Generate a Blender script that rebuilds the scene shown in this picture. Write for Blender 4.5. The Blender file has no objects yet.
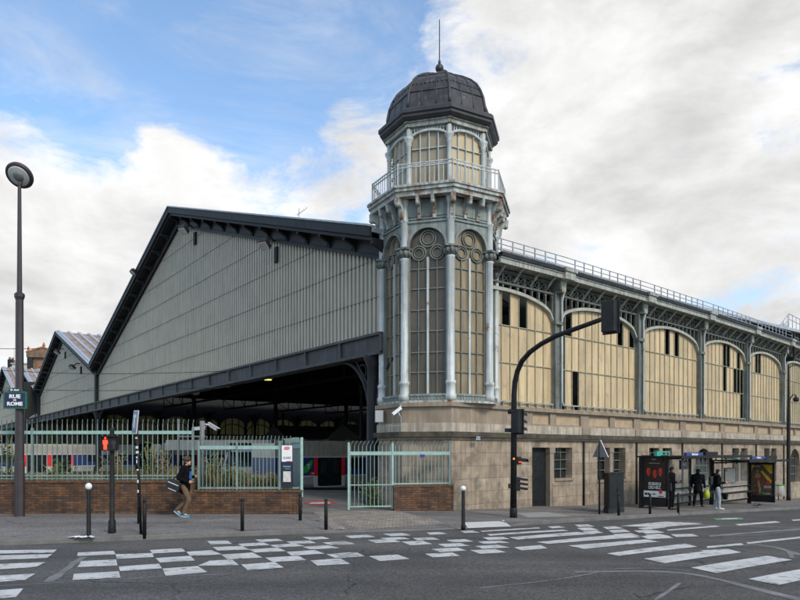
import bpy, bmesh, math, random
from mathutils import Matrix, Vector, noise as mnoise
random.seed(7)
SC = bpy.context.scene
COL = SC.collection
FPX, CZ, HZ = 670.0, 1.95, 450.0          # focal length in photo pixels, eye height, horizon row
R = math.radians

# ------------------------------------------------------------------ ground and calibration
def ground(x, y):
    s = (x - 1.45) * .777 + (y - 23.83) * .629 + 3.7
    s = min(s, 130.0)
    return -.0372 * (s if s > 25 else 1.5 * math.log(1 + math.exp(s / 1.5)))
ROAD = -.11
def at(px, py, Y):                                   # a photo pixel at a known distance
    return Vector(((px - 400) / FPX * Y, Y, CZ + (HZ - py) / FPX * Y))
def gp(px, py, dz=0.0):                              # where a photo pixel meets the ground
    a, b = 3.0, 400.0
    for _ in range(60):
        m = (a + b) / 2
        p = at(px, py, m)
        if p.z - ground(p.x, p.y) - dz > 0: a = m
        else: b = m
    p = at(px, py, a); p.z = ground(p.x, p.y) + dz
    return p
def hz(py, Y): return CZ + (HZ - py) / FPX * Y

# ------------------------------------------------------------------ mesh builder
class MB:
    def __init__(s, M=None): s.v, s.f, s.mi, s.sm = [], [], [], []; s.M = M or Matrix(); s.m = 0; s.smooth = False
    def add(s, vs, fs):
        b = len(s.v); s.v += [s.M @ Vector(p) for p in vs]
        for f in fs: s.f.append([i + b for i in f]); s.mi.append(s.m); s.sm.append(s.smooth)
        return s
    def box(s, x0, x1, y0, y1, z0, z1):
        return s.add([(x0,y0,z0),(x1,y0,z0),(x1,y1,z0),(x0,y1,z0),(x0,y0,z1),(x1,y0,z1),(x1,y1,z1),(x0,y1,z1)],
                     [(0,3,2,1),(4,5,6,7),(0,1,5,4),(1,2,6,5),(2,3,7,6),(3,0,4,7)])
    def bar(s, p, q, w, h, up=(0,0,1)):
        p, q = Vector(p), Vector(q); d = (q-p).normalized(); up = Vector(up)
        if abs(d.dot(up)) > .98: up = Vector((0,1,0)) if abs(d.y) < .9 else Vector((1,0,0))
        a = d.cross(up).normalized() * w/2; c = a.cross(d).normalized() * h/2
        vs = [p-a-c, p+a-c, p+a+c, p-a+c, q-a-c, q+a-c, q+a+c, q-a+c]
        return s.add(vs, [(0,1,2,3),(7,6,5,4),(0,4,5,1),(1,5,6,2),(2,6,7,3),(3,7,4,0)])
    def tube(s, pts, r, n=8, close=False, caps=True):
        pts = [Vector(p) for p in pts]; m = len(pts); rs = r if isinstance(r, (list,tuple)) else [r]*m
        vs, fs = [], []; prev = None
        for i, p in enumerate(pts):
            if close: d = pts[(i+1)%m] - pts[i-1]
            else: d = pts[min(i+1,m-1)] - pts[max(i-1,0)]
            d.normalize()
            if prev is None: u = d.orthogonal().normalized()
            else:
                u = prev - d*prev.dot(d)
                u = u.normalized() if u.length > 1e-6 else d.orthogonal().normalized()
            prev = u; w = d.cross(u)
            for k in range(n):
                a = 2*math.pi*k/n; vs.append(p + (u*math.cos(a) + w*math.sin(a))*rs[i])
        seg = m if close else m-1
        for i in range(seg):
            for k in range(n):
                j = (i+1) % m; fs.append((i*n+k, i*n+(k+1)%n, j*n+(k+1)%n, j*n+k))
        if caps and not close:
            fs.append(tuple(range(n-1,-1,-1))); fs.append(tuple((m-1)*n+k for k in range(n)))
        old = s.smooth; s.smooth = n > 4; s.add(vs, fs); s.smooth = old; return s
    def lathe(s, prof, c=(0,0,0), n=16, a0=0.0, smooth=True):
        vs, fs = [], []; c = Vector(c)
        for (r, z) in prof:
            for k in range(n):
                a = a0 + 2*math.pi*k/n; vs.append(c + Vector((r*math.cos(a), r*math.sin(a), z)))
        for i in range(len(prof)-1):
            for k in range(n): fs.append((i*n+k, i*n+(k+1)%n, (i+1)*n+(k+1)%n, (i+1)*n+k))
        fs.append(tuple(range(n-1,-1,-1))); fs.append(tuple((len(prof)-1)*n+k for k in range(n)))
        old = s.smooth; s.smooth = smooth; s.add(vs, fs); s.smooth = old; return s
    def prism(s, poly, y0, y1):                       # polygon in x,z pushed along y
        n = len(poly)
        vs = [(x,y0,z) for x,z in poly] + [(x,y1,z) for x,z in poly]
        fs = [tuple(range(n)), tuple(range(2*n-1,n-1,-1))] + [(i, i+n, (i+1)%n+n, (i+1)%n) for i in range(n)]
        return s.add(vs, fs)
    def prismz(s, poly, z0, z1):
        n = len(poly)
        vs = [(x,y,z0) for x,y in poly] + [(x,y,z1) for x,y in poly]
        fs = [tuple(range(n-1,-1,-1)), tuple(range(n,2*n))] + [(i, (i+1)%n, (i+1)%n+n, i+n) for i in range(n)]
        return s.add(vs, fs)
    def strip(s, A, B, y0, y1):                       # solid between two x,z polylines
        n = len(A); vs = [(x,y0,z) for x,z in A]+[(x,y0,z) for x,z in B]+[(x,y1,z) for x,z in A]+[(x,y1,z) for x,z in B]
        fs = []
        for i in range(n-1):
            fs += [(i,i+1,n+i+1,n+i), (2*n+i,3*n+i,3*n+i+1,2*n+i+1), (i,2*n+i,2*n+i+1,i+1), (n+i,n+i+1,3*n+i+1,3*n+i)]
        fs += [(0,n,3*n,2*n), (n-1,3*n-1,4*n-1,2*n-1)]
        return s.add(vs, fs)
    def ball(s, c, r, n=10, m=7):
        c = Vector(c); rx, ry, rz = r if isinstance(r,(tuple,list)) else (r,r,r)
        vs = [c+Vector((0,0,rz))]; fs = []
        for i in range(1,m):
            t = math.pi*i/m
            for k in range(n):
                a = 2*math.pi*k/n; vs.append(c+Vector((rx*math.sin(t)*math.cos(a), ry*math.sin(t)*math.sin(a), rz*math.cos(t))))
        vs.append(c-Vector((0,0,rz))); L = len(vs)-1
        for k in range(n): fs.append((0,1+k,1+(k+1)%n)); fs.append((L, 1+(m-2)*n+(k+1)%n, 1+(m-2)*n+k))
        for i in range(m-2):
            for k in range(n): fs.append((1+i*n+k, 1+(i+1)*n+k, 1+(i+1)*n+(k+1)%n, 1+i*n+(k+1)%n))
        old = s.smooth; s.smooth = True; s.add(vs, fs); s.smooth = old; return s
    def ring(s, c, r, t, n=20, k=6):                  # torus in the x,z plane
        pts = [(c[0]+r*math.cos(2*math.pi*i/n), c[1], c[2]+r*math.sin(2*math.pi*i/n)) for i in range(n)]
        return s.tube(pts, t, k, close=True)
    def build(s, name, mat, parent=None, bevel=0):
        me = bpy.data.meshes.new(name)
        W = wmat(parent).inverted() if parent else Matrix()
        me.from_pydata([W @ p for p in s.v], [], s.f)
        mats = mat if isinstance(mat,(list,tuple)) else [mat]
        for m in mats: me.materials.append(m)
        me.polygons.foreach_set('material_index', s.mi); me.polygons.foreach_set('use_smooth', s.sm)
        bm = bmesh.new(); bm.from_mesh(me)
        bmesh.ops.recalc_face_normals(bm, faces=bm.faces[:]); bm.to_mesh(me); bm.free()
        uv = me.uv_layers.new(name='UVMap').data
        for p in me.polygons:                          # box-mapped, in metres
            n = (W.inverted().to_3x3() @ p.normal)
            if abs(n.z) > .8:
                for li in p.loop_indices: q = s.v[me.loops[li].vertex_index]; uv[li].uv = (q.x, q.y)
            else:
                t = Vector((-n.y, n.x, 0)).normalized()
                for li in p.loop_indices: q = s.v[me.loops[li].vertex_index]; uv[li].uv = (q.dot(t), q.z)
        o = bpy.data.objects.new(name, me); COL.objects.link(o)
        if parent: o.parent = parent
        if bevel:
            b = o.modifiers.new('bevel','BEVEL'); b.width = bevel; b.segments = 2; b.limit_method = 'ANGLE'
        return o

def wmat(o):
    m = Matrix()
    while o is not None: m = o.matrix_basis @ m; o = o.parent
    return m
def tag(o, label, cat, group=None):
    o['label'] = label; o['category'] = cat
    if group: o['group'] = group
    return o
def thing(name, label, cat, loc=(0,0,0), rz=0.0, group=None):
    o = bpy.data.objects.new(name, None); COL.objects.link(o); o.empty_display_size = .2
    o.location = loc; o.rotation_euler = (0,0,rz)
    return tag(o, label, cat, group)
def kind(o, k): o['kind'] = k; return o
KIDS = {}
def dup(root, loc, rz=0.0, label=None):
    r = root.copy(); COL.objects.link(r); r.location = loc; r.rotation_euler = (0,0,rz)
    if label: r['label'] = label
    for ch in [o for o in bpy.data.objects if o.parent == root]:
        c = ch.copy(); COL.objects.link(c); c.parent = r
        for g in [o for o in bpy.data.objects if o.parent == ch]:
            d = g.copy(); COL.objects.link(d); d.parent = c
    return r
def frame(origin, az):                                # x along azimuth az (deg, clockwise from +Y), y to its left, z up
    return Matrix.Translation(Vector(origin)) @ Matrix.Rotation(R(90-az), 4, 'Z')
def text(body, size, mat, M, parent, name='lettering', align='CENTER', sx=1.0, ext=.003, bold=0.0):
    cu = bpy.data.curves.new('lettering','FONT'); cu.body = body; cu.size = size; cu.align_x = align; cu.align_y = 'CENTER'
    cu.extrude = ext; cu.offset = bold; cu.resolution_u = 3
    o = bpy.data.objects.new('tmp_text', cu); COL.objects.link(o)
    dg = bpy.context.evaluated_depsgraph_get(); dg.update()
    me = bpy.data.meshes.new_from_object(o.evaluated_get(dg)); bpy.data.objects.remove(o)
    # text lies in x,y facing +z: stand it up so it faces local -y
    T = M @ Matrix.Rotation(R(90),4,'X') @ Matrix.Diagonal((sx,1,1,1))
    me.transform((wmat(parent).inverted() if parent else Matrix()) @ T)
    me.materials.clear(); me.materials.append(mat); me.name = name
    t = bpy.data.objects.new(name, me); COL.objects.link(t)
    if parent: t.parent = parent
    return t

# ------------------------------------------------------------------ materials
def _n(nt, t, **k):
    n = nt.nodes.new(t)
    for a, b in k.items(): setattr(n, a, b)
    return n
def mat(name, col, rough=.7, metal=0.0, var=.15, scale=3.0, streak=0.0, stain=None, stain_amt=0.0, stain_scale=1.2,
        bump=0.0, bump_scale=40.0, speck=0.0, island=0.0, spec=None):
    m = bpy.data.materials.new(name); m.use_nodes = True; nt = m.node_tree; L = nt.links.new
    b = nt.nodes['Principled BSDF']; b.inputs['Roughness'].default_value = rough; b.inputs['Metallic'].default_value = metal
    tc = _n(nt,'ShaderNodeNewGeometry'); pos = tc.outputs['Position']
    nz = _n(nt,'ShaderNodeTexNoise'); nz.inputs['Scale'].default_value = scale; nz.inputs['Detail'].default_value = 6; L(pos, nz.inputs['Vector'])
    rp = _n(nt,'ShaderNodeMapRange'); rp.inputs['From Min'].default_value = .3; rp.inputs['From Max'].default_value = .7
    rp.inputs['To Min'].default_value = 1-var; rp.inputs['To Max'].default_value = 1+var; L(nz.outputs['Fac'], rp.inputs['Value'])
    mx = _n(nt,'ShaderNodeVectorMath', operation='SCALE'); mx.inputs[0].default_value = col[:3]; L(rp.outputs[0], mx.inputs['Scale'])
    out = mx.outputs[0]
    if streak:
        mp = _n(nt,'ShaderNodeMapping'); mp.inputs['Scale'].default_value = (5,5,.35); L(pos, mp.inputs['Vector'])
        n2 = _n(nt,'ShaderNodeTexNoise'); n2.inputs['Scale'].default_value = 1.6; n2.inputs['Detail'].default_value = 5; L(mp.outputs[0], n2.inputs['Vector'])
        r2 = _n(nt,'ShaderNodeMapRange'); r2.inputs['From Min'].default_value = .35; r2.inputs['From Max'].default_value = .65
        r2.inputs['To Min'].default_value = 1-streak; r2.inputs['To Max'].default_value = 1+streak*.4; L(n2.outputs['Fac'], r2.inputs['Value'])
        m2 = _n(nt,'ShaderNodeVectorMath', operation='SCALE'); L(out, m2.inputs[0]); L(r2.outputs[0], m2.inputs['Scale']); out = m2.outputs[0]
    if speck:
        n4 = _n(nt,'ShaderNodeTexNoise'); n4.inputs['Scale'].default_value = 55; n4.inputs['Detail'].default_value = 3; L(pos, n4.inputs['Vector'])
        r4 = _n(nt,'ShaderNodeMapRange'); r4.inputs['From Min'].default_value = .3; r4.inputs['From Max'].default_value = .7
        r4.inputs['To Min'].default_value = 1-speck; r4.inputs['To Max'].default_value = 1+speck; L(n4.outputs['Fac'], r4.inputs['Value'])
        m4 = _n(nt,'ShaderNodeVectorMath', operation='SCALE'); L(out, m4.inputs[0]); L(r4.outputs[0], m4.inputs['Scale']); out = m4.outputs[0]
    if stain:
        n3 = _n(nt,'ShaderNodeTexNoise'); n3.inputs['Scale'].default_value = stain_scale; n3.inputs['Detail'].default_value = 8; n3.inputs['Roughness'].default_value = .65
        mp3 = _n(nt,'ShaderNodeMapping'); mp3.inputs['Location'].default_value = (3.1,7.7,1.3); L(pos, mp3.inputs['Vector']); L(mp3.outputs[0], n3.inputs['Vector'])
        r3 = _n(nt,'ShaderNodeMapRange'); r3.inputs['From Min'].default_value = .62-stain_amt*.3; r3.inputs['From Max'].default_value = .72-stain_amt*.2; L(n3.outputs['Fac'], r3.inputs['Value'])
        mm = _n(nt,'ShaderNodeMix', data_type='RGBA'); L(r3.outputs[0], mm.inputs[0]); L(out, mm.inputs[6]); mm.inputs[7].default_value = (*stain,1); out = mm.outputs[2]
    if island:                                             # every loose pane or board a shade of its own
        ri = _n(nt,'ShaderNodeMapRange'); L(tc.outputs['Random Per Island'], ri.inputs['Value']); ri.inputs['To Min'].default_value = 1-island; ri.inputs['To Max'].default_value = 1+island*.6
        mi_ = _n(nt,'ShaderNodeVectorMath', operation='SCALE'); L(out, mi_.inputs[0]); L(ri.outputs[0], mi_.inputs['Scale']); out = mi_.outputs[0]
    if spec is not None: b.inputs['Specular IOR Level'].default_value = spec
    L(out, b.inputs['Base Color'])
    if bump:
        nb = _n(nt,'ShaderNodeTexNoise'); nb.inputs['Scale'].default_value = bump_scale; nb.inputs['Detail'].default_value = 5; L(pos, nb.inputs['Vector'])
        bp = _n(nt,'ShaderNodeBump'); bp.inputs['Strength'].default_value = bump; bp.inputs['Distance'].default_value = .02
        L(nb.outputs['Fac'], bp.inputs['Height']); L(bp.outputs[0], b.inputs['Normal'])
    return m
def brickmat(name, c1, c2, mortar, bw, bh, msize, rough=.85, stain=None, stain_amt=0, var=.2, offset=.5, bump=.4, bias=0.0):
    m = mat(name, (1,1,1), rough, var=var, scale=2.2, streak=.25, stain=stain, stain_amt=stain_amt)
    nt = m.node_tree; L = nt.links.new
    uv = _n(nt,'ShaderNodeUVMap'); br = _n(nt,'ShaderNodeTexBrick'); L(uv.outputs[0], br.inputs['Vector'])
    br.offset = offset
    for k, v in (('Color1',c1),('Color2',c2),('Mortar',mortar)): br.inputs[k].default_value = (*v,1)
    for k, v in (('Scale',1),('Mortar Size',msize),('Mortar Smooth',.3),('Bias',bias),('Brick Width',bw),('Row Height',bh)): br.inputs[k].default_value = v
    base = [n for n in nt.nodes if n.type=='VECT_MATH'][0]      # the first scale node took the flat colour
    L(br.outputs['Color'], base.inputs[0])
    bp = _n(nt,'ShaderNodeBump'); bp.inputs['Strength'].default_value = bump; bp.inputs['Distance'].default_value = .01
    inv = _n(nt,'ShaderNodeMath', operation='SUBTRACT'); inv.inputs[0].default_value = 1; L(br.outputs['Fac'], inv.inputs[1])
    L(inv.outputs[0], bp.inputs['Height']); L(bp.outputs[0], nt.nodes['Principled BSDF'].inputs['Normal'])
    return m
def glow(name, col, s):
    m = bpy.data.materials.new(name); m.use_nodes = True; b = m.node_tree.nodes['Principled BSDF']
    b.inputs['Base Color'].default_value = (*col,1); b.inputs['Emission Color'].default_value = (*col,1); b.inputs['Emission Strength'].default_value = s
    return m
def glass(name, col, alpha, rough=.05):
    m = bpy.data.materials.new(name); m.use_nodes = True; b = m.node_tree.nodes['Principled BSDF']
    b.inputs['Base Color'].default_value = (*col,1); b.inputs['Alpha'].default_value = alpha; b.inputs['Roughness'].default_value = rough
    return m
def translucent(name, col):
    m = mat(name, col, .6, var=.12, scale=1.5); nt = m.node_tree; L = nt.links.new
    t = _n(nt,'ShaderNodeBsdfTranslucent'); t.inputs['Color'].default_value = (*col,1)
    mx = _n(nt,'ShaderNodeMixShader'); mx.inputs[0].default_value = .6
    L(nt.nodes['Principled BSDF'].outputs[0], mx.inputs[1]); L(t.outputs[0], mx.inputs[2]); L(mx.outputs[0], nt.nodes['Material Output'].inputs[0])
    return m
M = dict(
 tan4=mat('dark_ochre_panel',(.42,.34,.21),.6,var=.12,scale=1.1,streak=.25,island=.15), tracery=mat('dark_tracery_iron',(.15,.155,.135),.55,var=.2,scale=5), bluedark=mat('dark_blue_grey_iron',(.22,.25,.235),.55,var=.15,scale=3,streak=.35,stain=(.16,.1,.06),stain_amt=.1,stain_scale=2.2), lanternfront=mat('brown_lantern_pane',(.3,.25,.175),.4,var=.12,scale=2), lanternpane=mat('tan_lantern_pane',(.52,.42,.27),.4,var=.1,scale=2), backgrey=mat('sign_back_grey',(.16,.165,.17),.5), groundred=mat('red_ground_paint',(.35,.05,.045),.8,var=.2),
 asphalt=mat('asphalt',(.072,.067,.062),.85,var=.22,scale=.45,stain=(.056,.052,.049),stain_amt=.4,stain_scale=.4,bump=.6,bump_scale=60,speck=.55),
 walk=mat('pavement_asphalt',(.155,.14,.128),.9,var=.12,scale=.7,stain=(.118,.106,.097),stain_amt=.4,stain_scale=.5,bump=.35,bump_scale=90,speck=.15),
 kerb=mat('kerb_granite',(.145,.137,.128),.8,var=.25,scale=2,bump=.3,speck=.2),
 sett=brickmat('beige_setts',(.33,.28,.22),(.24,.2,.165),(.13,.11,.095),.2,.12,.012,var=.25),
 paint=mat('road_paint',(.5,.495,.48),.7,var=.18,scale=2.2,stain=(.15,.148,.146),stain_amt=.28,stain_scale=5,speck=.22),
 paint2=mat('worn_road_paint',(.2,.2,.205),.8,var=.15,scale=4,stain=(.09,.09,.095),stain_amt=.6,stain_scale=1.5),
 tar=mat('tar_seam',(.16,.158,.155),.7,var=.3,scale=2.5,speck=.2),
 tactile=mat('white_paving',(.55,.54,.52),.7,var=.1,scale=6),
 greenpaint=mat('green_road_paint',(.1,.3,.13),.7,var=.2),
 slab=mat('concrete_patch',(.27,.26,.24),.85,var=.12,bump=.2),
 stone=brickmat('stone_blocks',(.375,.295,.215),(.285,.222,.16),(.17,.132,.098),1.15,.46,.01,var=.22,stain=(.17,.135,.1),stain_amt=.4,bias=-.1),
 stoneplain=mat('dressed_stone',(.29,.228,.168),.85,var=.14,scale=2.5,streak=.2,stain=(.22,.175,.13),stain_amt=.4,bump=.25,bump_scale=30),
 stonelight=mat('pale_stone_band',(.42,.36,.285),.85,var=.16,scale=3,streak=.35,stain=(.26,.22,.17),stain_amt=.3,bump=.2),
 stonetan=mat('ochre_stone_panel',(.4,.3,.195),.85,var=.16,scale=3,bump=.2),
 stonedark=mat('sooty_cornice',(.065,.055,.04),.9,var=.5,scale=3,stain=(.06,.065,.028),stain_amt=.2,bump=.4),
 brick=brickmat('old_brick',(.15,.066,.027),(.04,.026,.021),(.035,.028,.024),.235,.075,.009,var=.4,bump=.6,bias=-.1),
 brickcap=mat('brick_cap',(.11,.058,.03),.85,var=.4,scale=9,bump=.3),
 iron=mat('pale_green_iron_paint',(.19,.265,.245),.5,var=.12,scale=5,streak=.2,stain=(.16,.13,.09),stain_amt=.05),
 ironrail=mat('pale_green_rail_paint',(.27,.40,.365),.5,var=.15,scale=6),
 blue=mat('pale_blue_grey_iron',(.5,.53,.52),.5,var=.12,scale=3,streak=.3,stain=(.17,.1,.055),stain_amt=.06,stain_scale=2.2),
 bluerust=mat('rusty_pale_iron',(.4,.42,.395),.6,var=.16,scale=4,streak=.4,stain=(.19,.095,.045),stain_amt=.42,stain_scale=2.6),
 pale=mat('weathered_cream_iron',(.36,.37,.33),.6,var=.18,scale=4,streak=.35,stain=(.2,.13,.08),stain_amt=.2,stain_scale=2),
 wallcol=mat('grey_green_column_iron',(.15,.165,.15),.55,var=.2,scale=2.5,streak=.4,stain=(.13,.085,.05),stain_amt=.15),
 trace=mat('dark_frieze_iron',(.12,.125,.108),.6,var=.25,scale=4,streak=.3),
 arch=mat('arch_iron',(.36,.36,.31),.6,var=.2,scale=4),
 tan=mat('ochre_panel',(.58,.435,.25),.5,var=.1,scale=.8,streak=.2,island=.16,stain=(.4,.31,.2),stain_amt=.12,stain_scale=2.5),
 tan2=mat('brown_glass',(.085,.068,.045),.35,var=.25,scale=.9,streak=.25),
 tan3=mat('amber_glass',(.25,.19,.11),.35,var=.2,scale=.9,streak=.25),
 mull=mat('mullion_iron',(.3,.28,.2),.6,var=.2,scale=5),
 clad=mat('grey_green_cladding',(.45,.41,.325),.55,var=.07,scale=1.2,streak=.12,stain=(.33,.33,.285),stain_amt=.1,stain_scale=.4),
 seam=mat('cladding_seam',(.15,.15,.13),.7,var=.3),
 steel=mat('dark_grey_steel',(.024,.025,.028),.6,var=.25,scale=2,streak=.25,stain=(.07,.05,.04),stain_amt=.03,spec=.25),
 steel2=mat('riveted_beam_paint',(.058,.06,.066),.7,var=.25,scale=1.5,streak=.35,stain=(.1,.055,.035),stain_amt=.12,stain_scale=2),
 inside=mat('dark_interior',(.012,.012,.012),.8,var=.3),  # darkness of the interior put into the near-black colour
 zinc=mat('zinc_roof',(.36,.39,.43),.4,var=.12,scale=2,streak=.2),
 rustroof=mat('rusty_ribbed_roof',(.33,.26,.215),.6,var=.25,scale=1.6,stain=(.24,.13,.075),stain_amt=.55,stain_scale=1.1),
 lead=mat('dark_lead_dome',(.055,.05,.052),.4,metal=.2,var=.3,scale=3,streak=.35,stain=(.13,.13,.13),stain_amt=.08,stain_scale=3.5),
 leadedge=mat('dark_lead_edge',(.035,.034,.036),.5,var=.3,scale=3),
 black=mat('black_street_iron',(.012,.012,.013),.55,var=.35,scale=6,stain=(.035,.033,.03),stain_amt=.15,stain_scale=7,spec=.25),
 lamp=mat('plum_brown_lamp_paint',(.04,.032,.034),.5,var=.2,scale=3),
 darkgrey=mat('charcoal_metal',(.022,.022,.024),.6,var=.3,spec=.25),
 white=mat('white_paint',(.75,.75,.74),.4,var=.06),
 grey=mat('grey_plastic',(.4,.41,.42),.5,var=.08),
 blueSign=mat('street_sign_blue',(.007,.013,.06),.35,var=.1),
 blueBright=mat('bright_sign_blue',(.012,.035,.22),.4,var=.1),
 greenSign=mat('street_sign_green',(.02,.11,.055),.4,var=.15),
 navy=mat('train_navy',(.018,.035,.14),.35,var=.15),
 red=mat('train_red',(.62,.02,.025),.4,var=.1),
 silver=mat('train_ribbed_silver',(.45,.42,.37),.35,metal=.3,var=.15,scale=2,streak=.2),
 silverlt=mat('train_pale_band',(.5,.49,.47),.4,var=.12),
 trainwin=mat('train_dark_glass',(.012,.014,.016),.1,var=.2),
 leaf=mat('leaf_green',(.03,.32,.05),.5,var=.1),
 teal=mat('teal_sign',(.02,.32,.25),.4,var=.08),
 glassdark=mat('dark_window',(.02,.024,.024),.15,var=.3),
 shelterglass=glass('shelter_glass',(.8,.86,.84),.16),
 poster=mat('poster_black',(.012,.01,.01),.2,var=.3),
 posterred=mat('poster_red',(.4,.03,.02),.3,var=.4,scale=14),
 posteryel=mat('poster_yellow',(.6,.36,.03),.3,var=.2,scale=6),
 posterskin=mat('poster_skin',(.35,.18,.11),.3,var=.3,scale=12),
 postertan=mat('poster_brown',(.09,.06,.04),.3,var=.5,scale=9),
 posterwhite=mat('poster_white',(.55,.58,.6),.3,var=.12,scale=10),
 paper=mat('notice_paper',(.55,.5,.45),.5,var=.15,scale=9),
 redglow=glow('red_signal_light',(1,.05,.02),1.6), lampglow=glow('yellow_lamp_light',(1,.85,.25),1.2), amber=glow('amber_signal_light',(.9,.3,.08),.5),
 lens=mat('dark_lens',(.02,.02,.022),.2,var=.1),
 lampglass=mat('lamp_diffuser',(.5,.51,.51),.15,var=.15),
 skin=mat('skin',(.48,.27,.19),.55,var=.06), skin2=mat('brown_skin',(.24,.13,.085),.55,var=.06),
 hair=mat('brown_hair',(.055,.03,.018),.6,var=.3,scale=30), hairblack=mat('black_hair',(.01,.009,.009),.55,var=.3,scale=30),
 coat=mat('black_coat',(.005,.005,.0065),.9,var=.25,scale=9,bump=.5,bump_scale=14,spec=.1), coat2=mat('dark_anorak',(.006,.009,.011),.85,var=.25,scale=9,bump=.5,bump_scale=12,spec=.15),
 chino=mat('tan_chinos',(.12,.075,.04),.85,var=.15,scale=9,bump=.3,bump_scale=14),
 jeans=mat('pale_grey_jeans',(.3,.32,.35),.85,var=.25,scale=12,bump=.3,bump_scale=14),
 blacktr=mat('black_trousers',(.005,.005,.006),.9,var=.2,scale=9,spec=.1),
 shoeblue=mat('blue_sneaker',(.02,.27,.46),.6,var=.1), shoewhite=mat('white_sneaker',(.6,.6,.6),.6,var=.08), shoeblack=mat('black_shoe',(.012,.012,.012),.5,var=.1),
 shirt=mat('blue_shirt',(.03,.12,.42),.8,var=.1), bag=mat('black_bag',(.014,.014,.015),.6,var=.2), limebag=mat('lime_bag',(.34,.42,.02),.45,var=.15,scale=9),
 weedg=mat('weed_green',(.09,.13,.03),.8,var=.4,scale=6), weedy=mat('dry_weed',(.26,.19,.07),.85,var=.35,scale=6), soil=mat('planter_soil',(.06,.045,.03),.95,var=.4,scale=3,bump=.6),
 ivy=mat('ivy_leaf',(.045,.1,.022),.6,var=.4,scale=8), flower=mat('red_flower',(.45,.04,.02),.7,var=.2),
 render=mat('cream_render',(.52,.47,.38),.85,var=.1,scale=2), soot=mat('brown_old_stone',(.17,.115,.08),.9,var=.35,scale=1.5,stain=(.3,.14,.06),stain_amt=.3), terracotta=mat('terracotta',(.35,.13,.06),.8,var=.3),
 pigeon=mat('pigeon_grey',(.05,.052,.06),.6,var=.3,scale=20), plasticbag=glass('clear_plastic',(.6,.65,.62),.45,.3),
 palestair=mat('pale_stair_cladding',(.42,.5,.54),.5,var=.1), skypane=translucent('roof_glazing',(.85,.85,.8)), backpanel=translucent('cream_glazing',(.4,.36,.23)),
 trainwhite=mat('white_train_nose',(.5,.55,.57),.4,var=.1), rust=mat('rail_rust',(.1,.055,.035),.8,var=.3), ballast=mat('ballast',(.12,.105,.09),.95,var=.3,scale=8,bump=.6,speck=.4),
)

def asphalt_detail(m, crack_amt=1.0):                      # aggregate, polished tracks and hairline cracks
    nt = m.node_tree; L = nt.links.new; b = nt.nodes['Principled BSDF']; src = b.inputs['Base Color'].links[0].from_socket
    geo = [n for n in nt.nodes if n.type=='NEW_GEOMETRY'][0].outputs['Position']
    v = _n(nt,'ShaderNodeTexVoronoi'); v.inputs['Scale'].default_value = 38; L(geo, v.inputs['Vector'])
    h = _n(nt,'ShaderNodeSeparateColor'); L(v.outputs['Color'], h.inputs[0])
    r = _n(nt,'ShaderNodeMapRange'); L(h.outputs[0], r.inputs['Value']); r.inputs['From Min'].default_value = .0; r.inputs['To Min'].default_value = .55; r.inputs['To Max'].default_value = 1.5
    m1 = _n(nt,'ShaderNodeVectorMath', operation='SCALE'); L(src, m1.inputs[0]); L(r.outputs[0], m1.inputs['Scale'])
    mp = _n(nt,'ShaderNodeMapping'); mp.inputs['Rotation'].default_value = (0,0,R(38)); mp.inputs['Scale'].default_value = (.07,.9,1); L(geo, mp.inputs['Vector'])
    n = _n(nt,'ShaderNodeTexNoise'); n.inputs['Scale'].default_value = 1.0; n.inputs['Detail'].default_value = 4; L(mp.outputs[0], n.inputs['Vector'])
    r2 = _n(nt,'ShaderNodeMapRange'); L(n.outputs['Fac'], r2.inputs['Value']); r2.inputs['From Min'].default_value = .32; r2.inputs['From Max'].default_value = .68; r2.inputs['To Min'].default_value = .74; r2.inputs['To Max'].default_value = 1.3
    m2 = _n(nt,'ShaderNodeVectorMath', operation='SCALE'); L(m1.outputs[0], m2.inputs[0]); L(r2.outputs[0], m2.inputs['Scale'])
    nd = _n(nt,'ShaderNodeTexNoise'); nd.inputs['Scale'].default_value = 1.7; nd.inputs['Detail'].default_value = 5; L(geo, nd.inputs['Vector'])
    ad = _n(nt,'ShaderNodeVectorMath', operation='MULTIPLY_ADD'); L(nd.outputs['Color'], ad.inputs[0]); ad.inputs[1].default_value = (.9,.9,0); L(geo, ad.inputs[2])
    vc = _n(nt,'ShaderNodeTexVoronoi', feature='DISTANCE_TO_EDGE'); vc.inputs['Scale'].default_value = .23; L(ad.outputs[0], vc.inputs['Vector'])
    rc = _n(nt,'ShaderNodeMapRange'); L(vc.outputs['Distance'], rc.inputs['Value']); rc.inputs['From Min'].default_value = .0025; rc.inputs['From Max'].default_value = .006; rc.inputs['To Min'].default_value = crack_amt; rc.inputs['To Max'].default_value = 0
    nm = _n(nt,'ShaderNodeTexNoise'); nm.inputs['Scale'].default_value = .35; L(geo, nm.inputs['Vector'])
    rm = _n(nt,'ShaderNodeMapRange'); L(nm.outputs['Fac'], rm.inputs['Value']); rm.inputs['From Min'].default_value = .48; rm.inputs['From Max'].default_value = .56
    mu = _n(nt,'ShaderNodeMath', operation='MULTIPLY'); L(rc.outputs[0], mu.inputs[0]); L(rm.outputs[0], mu.inputs[1])
    mx = _n(nt,'ShaderNodeMix', data_type='RGBA'); L(mu.outputs[0], mx.inputs[0]); L(m2.outputs[0], mx.inputs[6]); mx.inputs[7].default_value = (.018,.018,.018,1); L(mx.outputs[2], b.inputs['Base Color'])
asphalt_detail(M['asphalt'])
asphalt_detail(M['walk'], .8)
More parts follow.
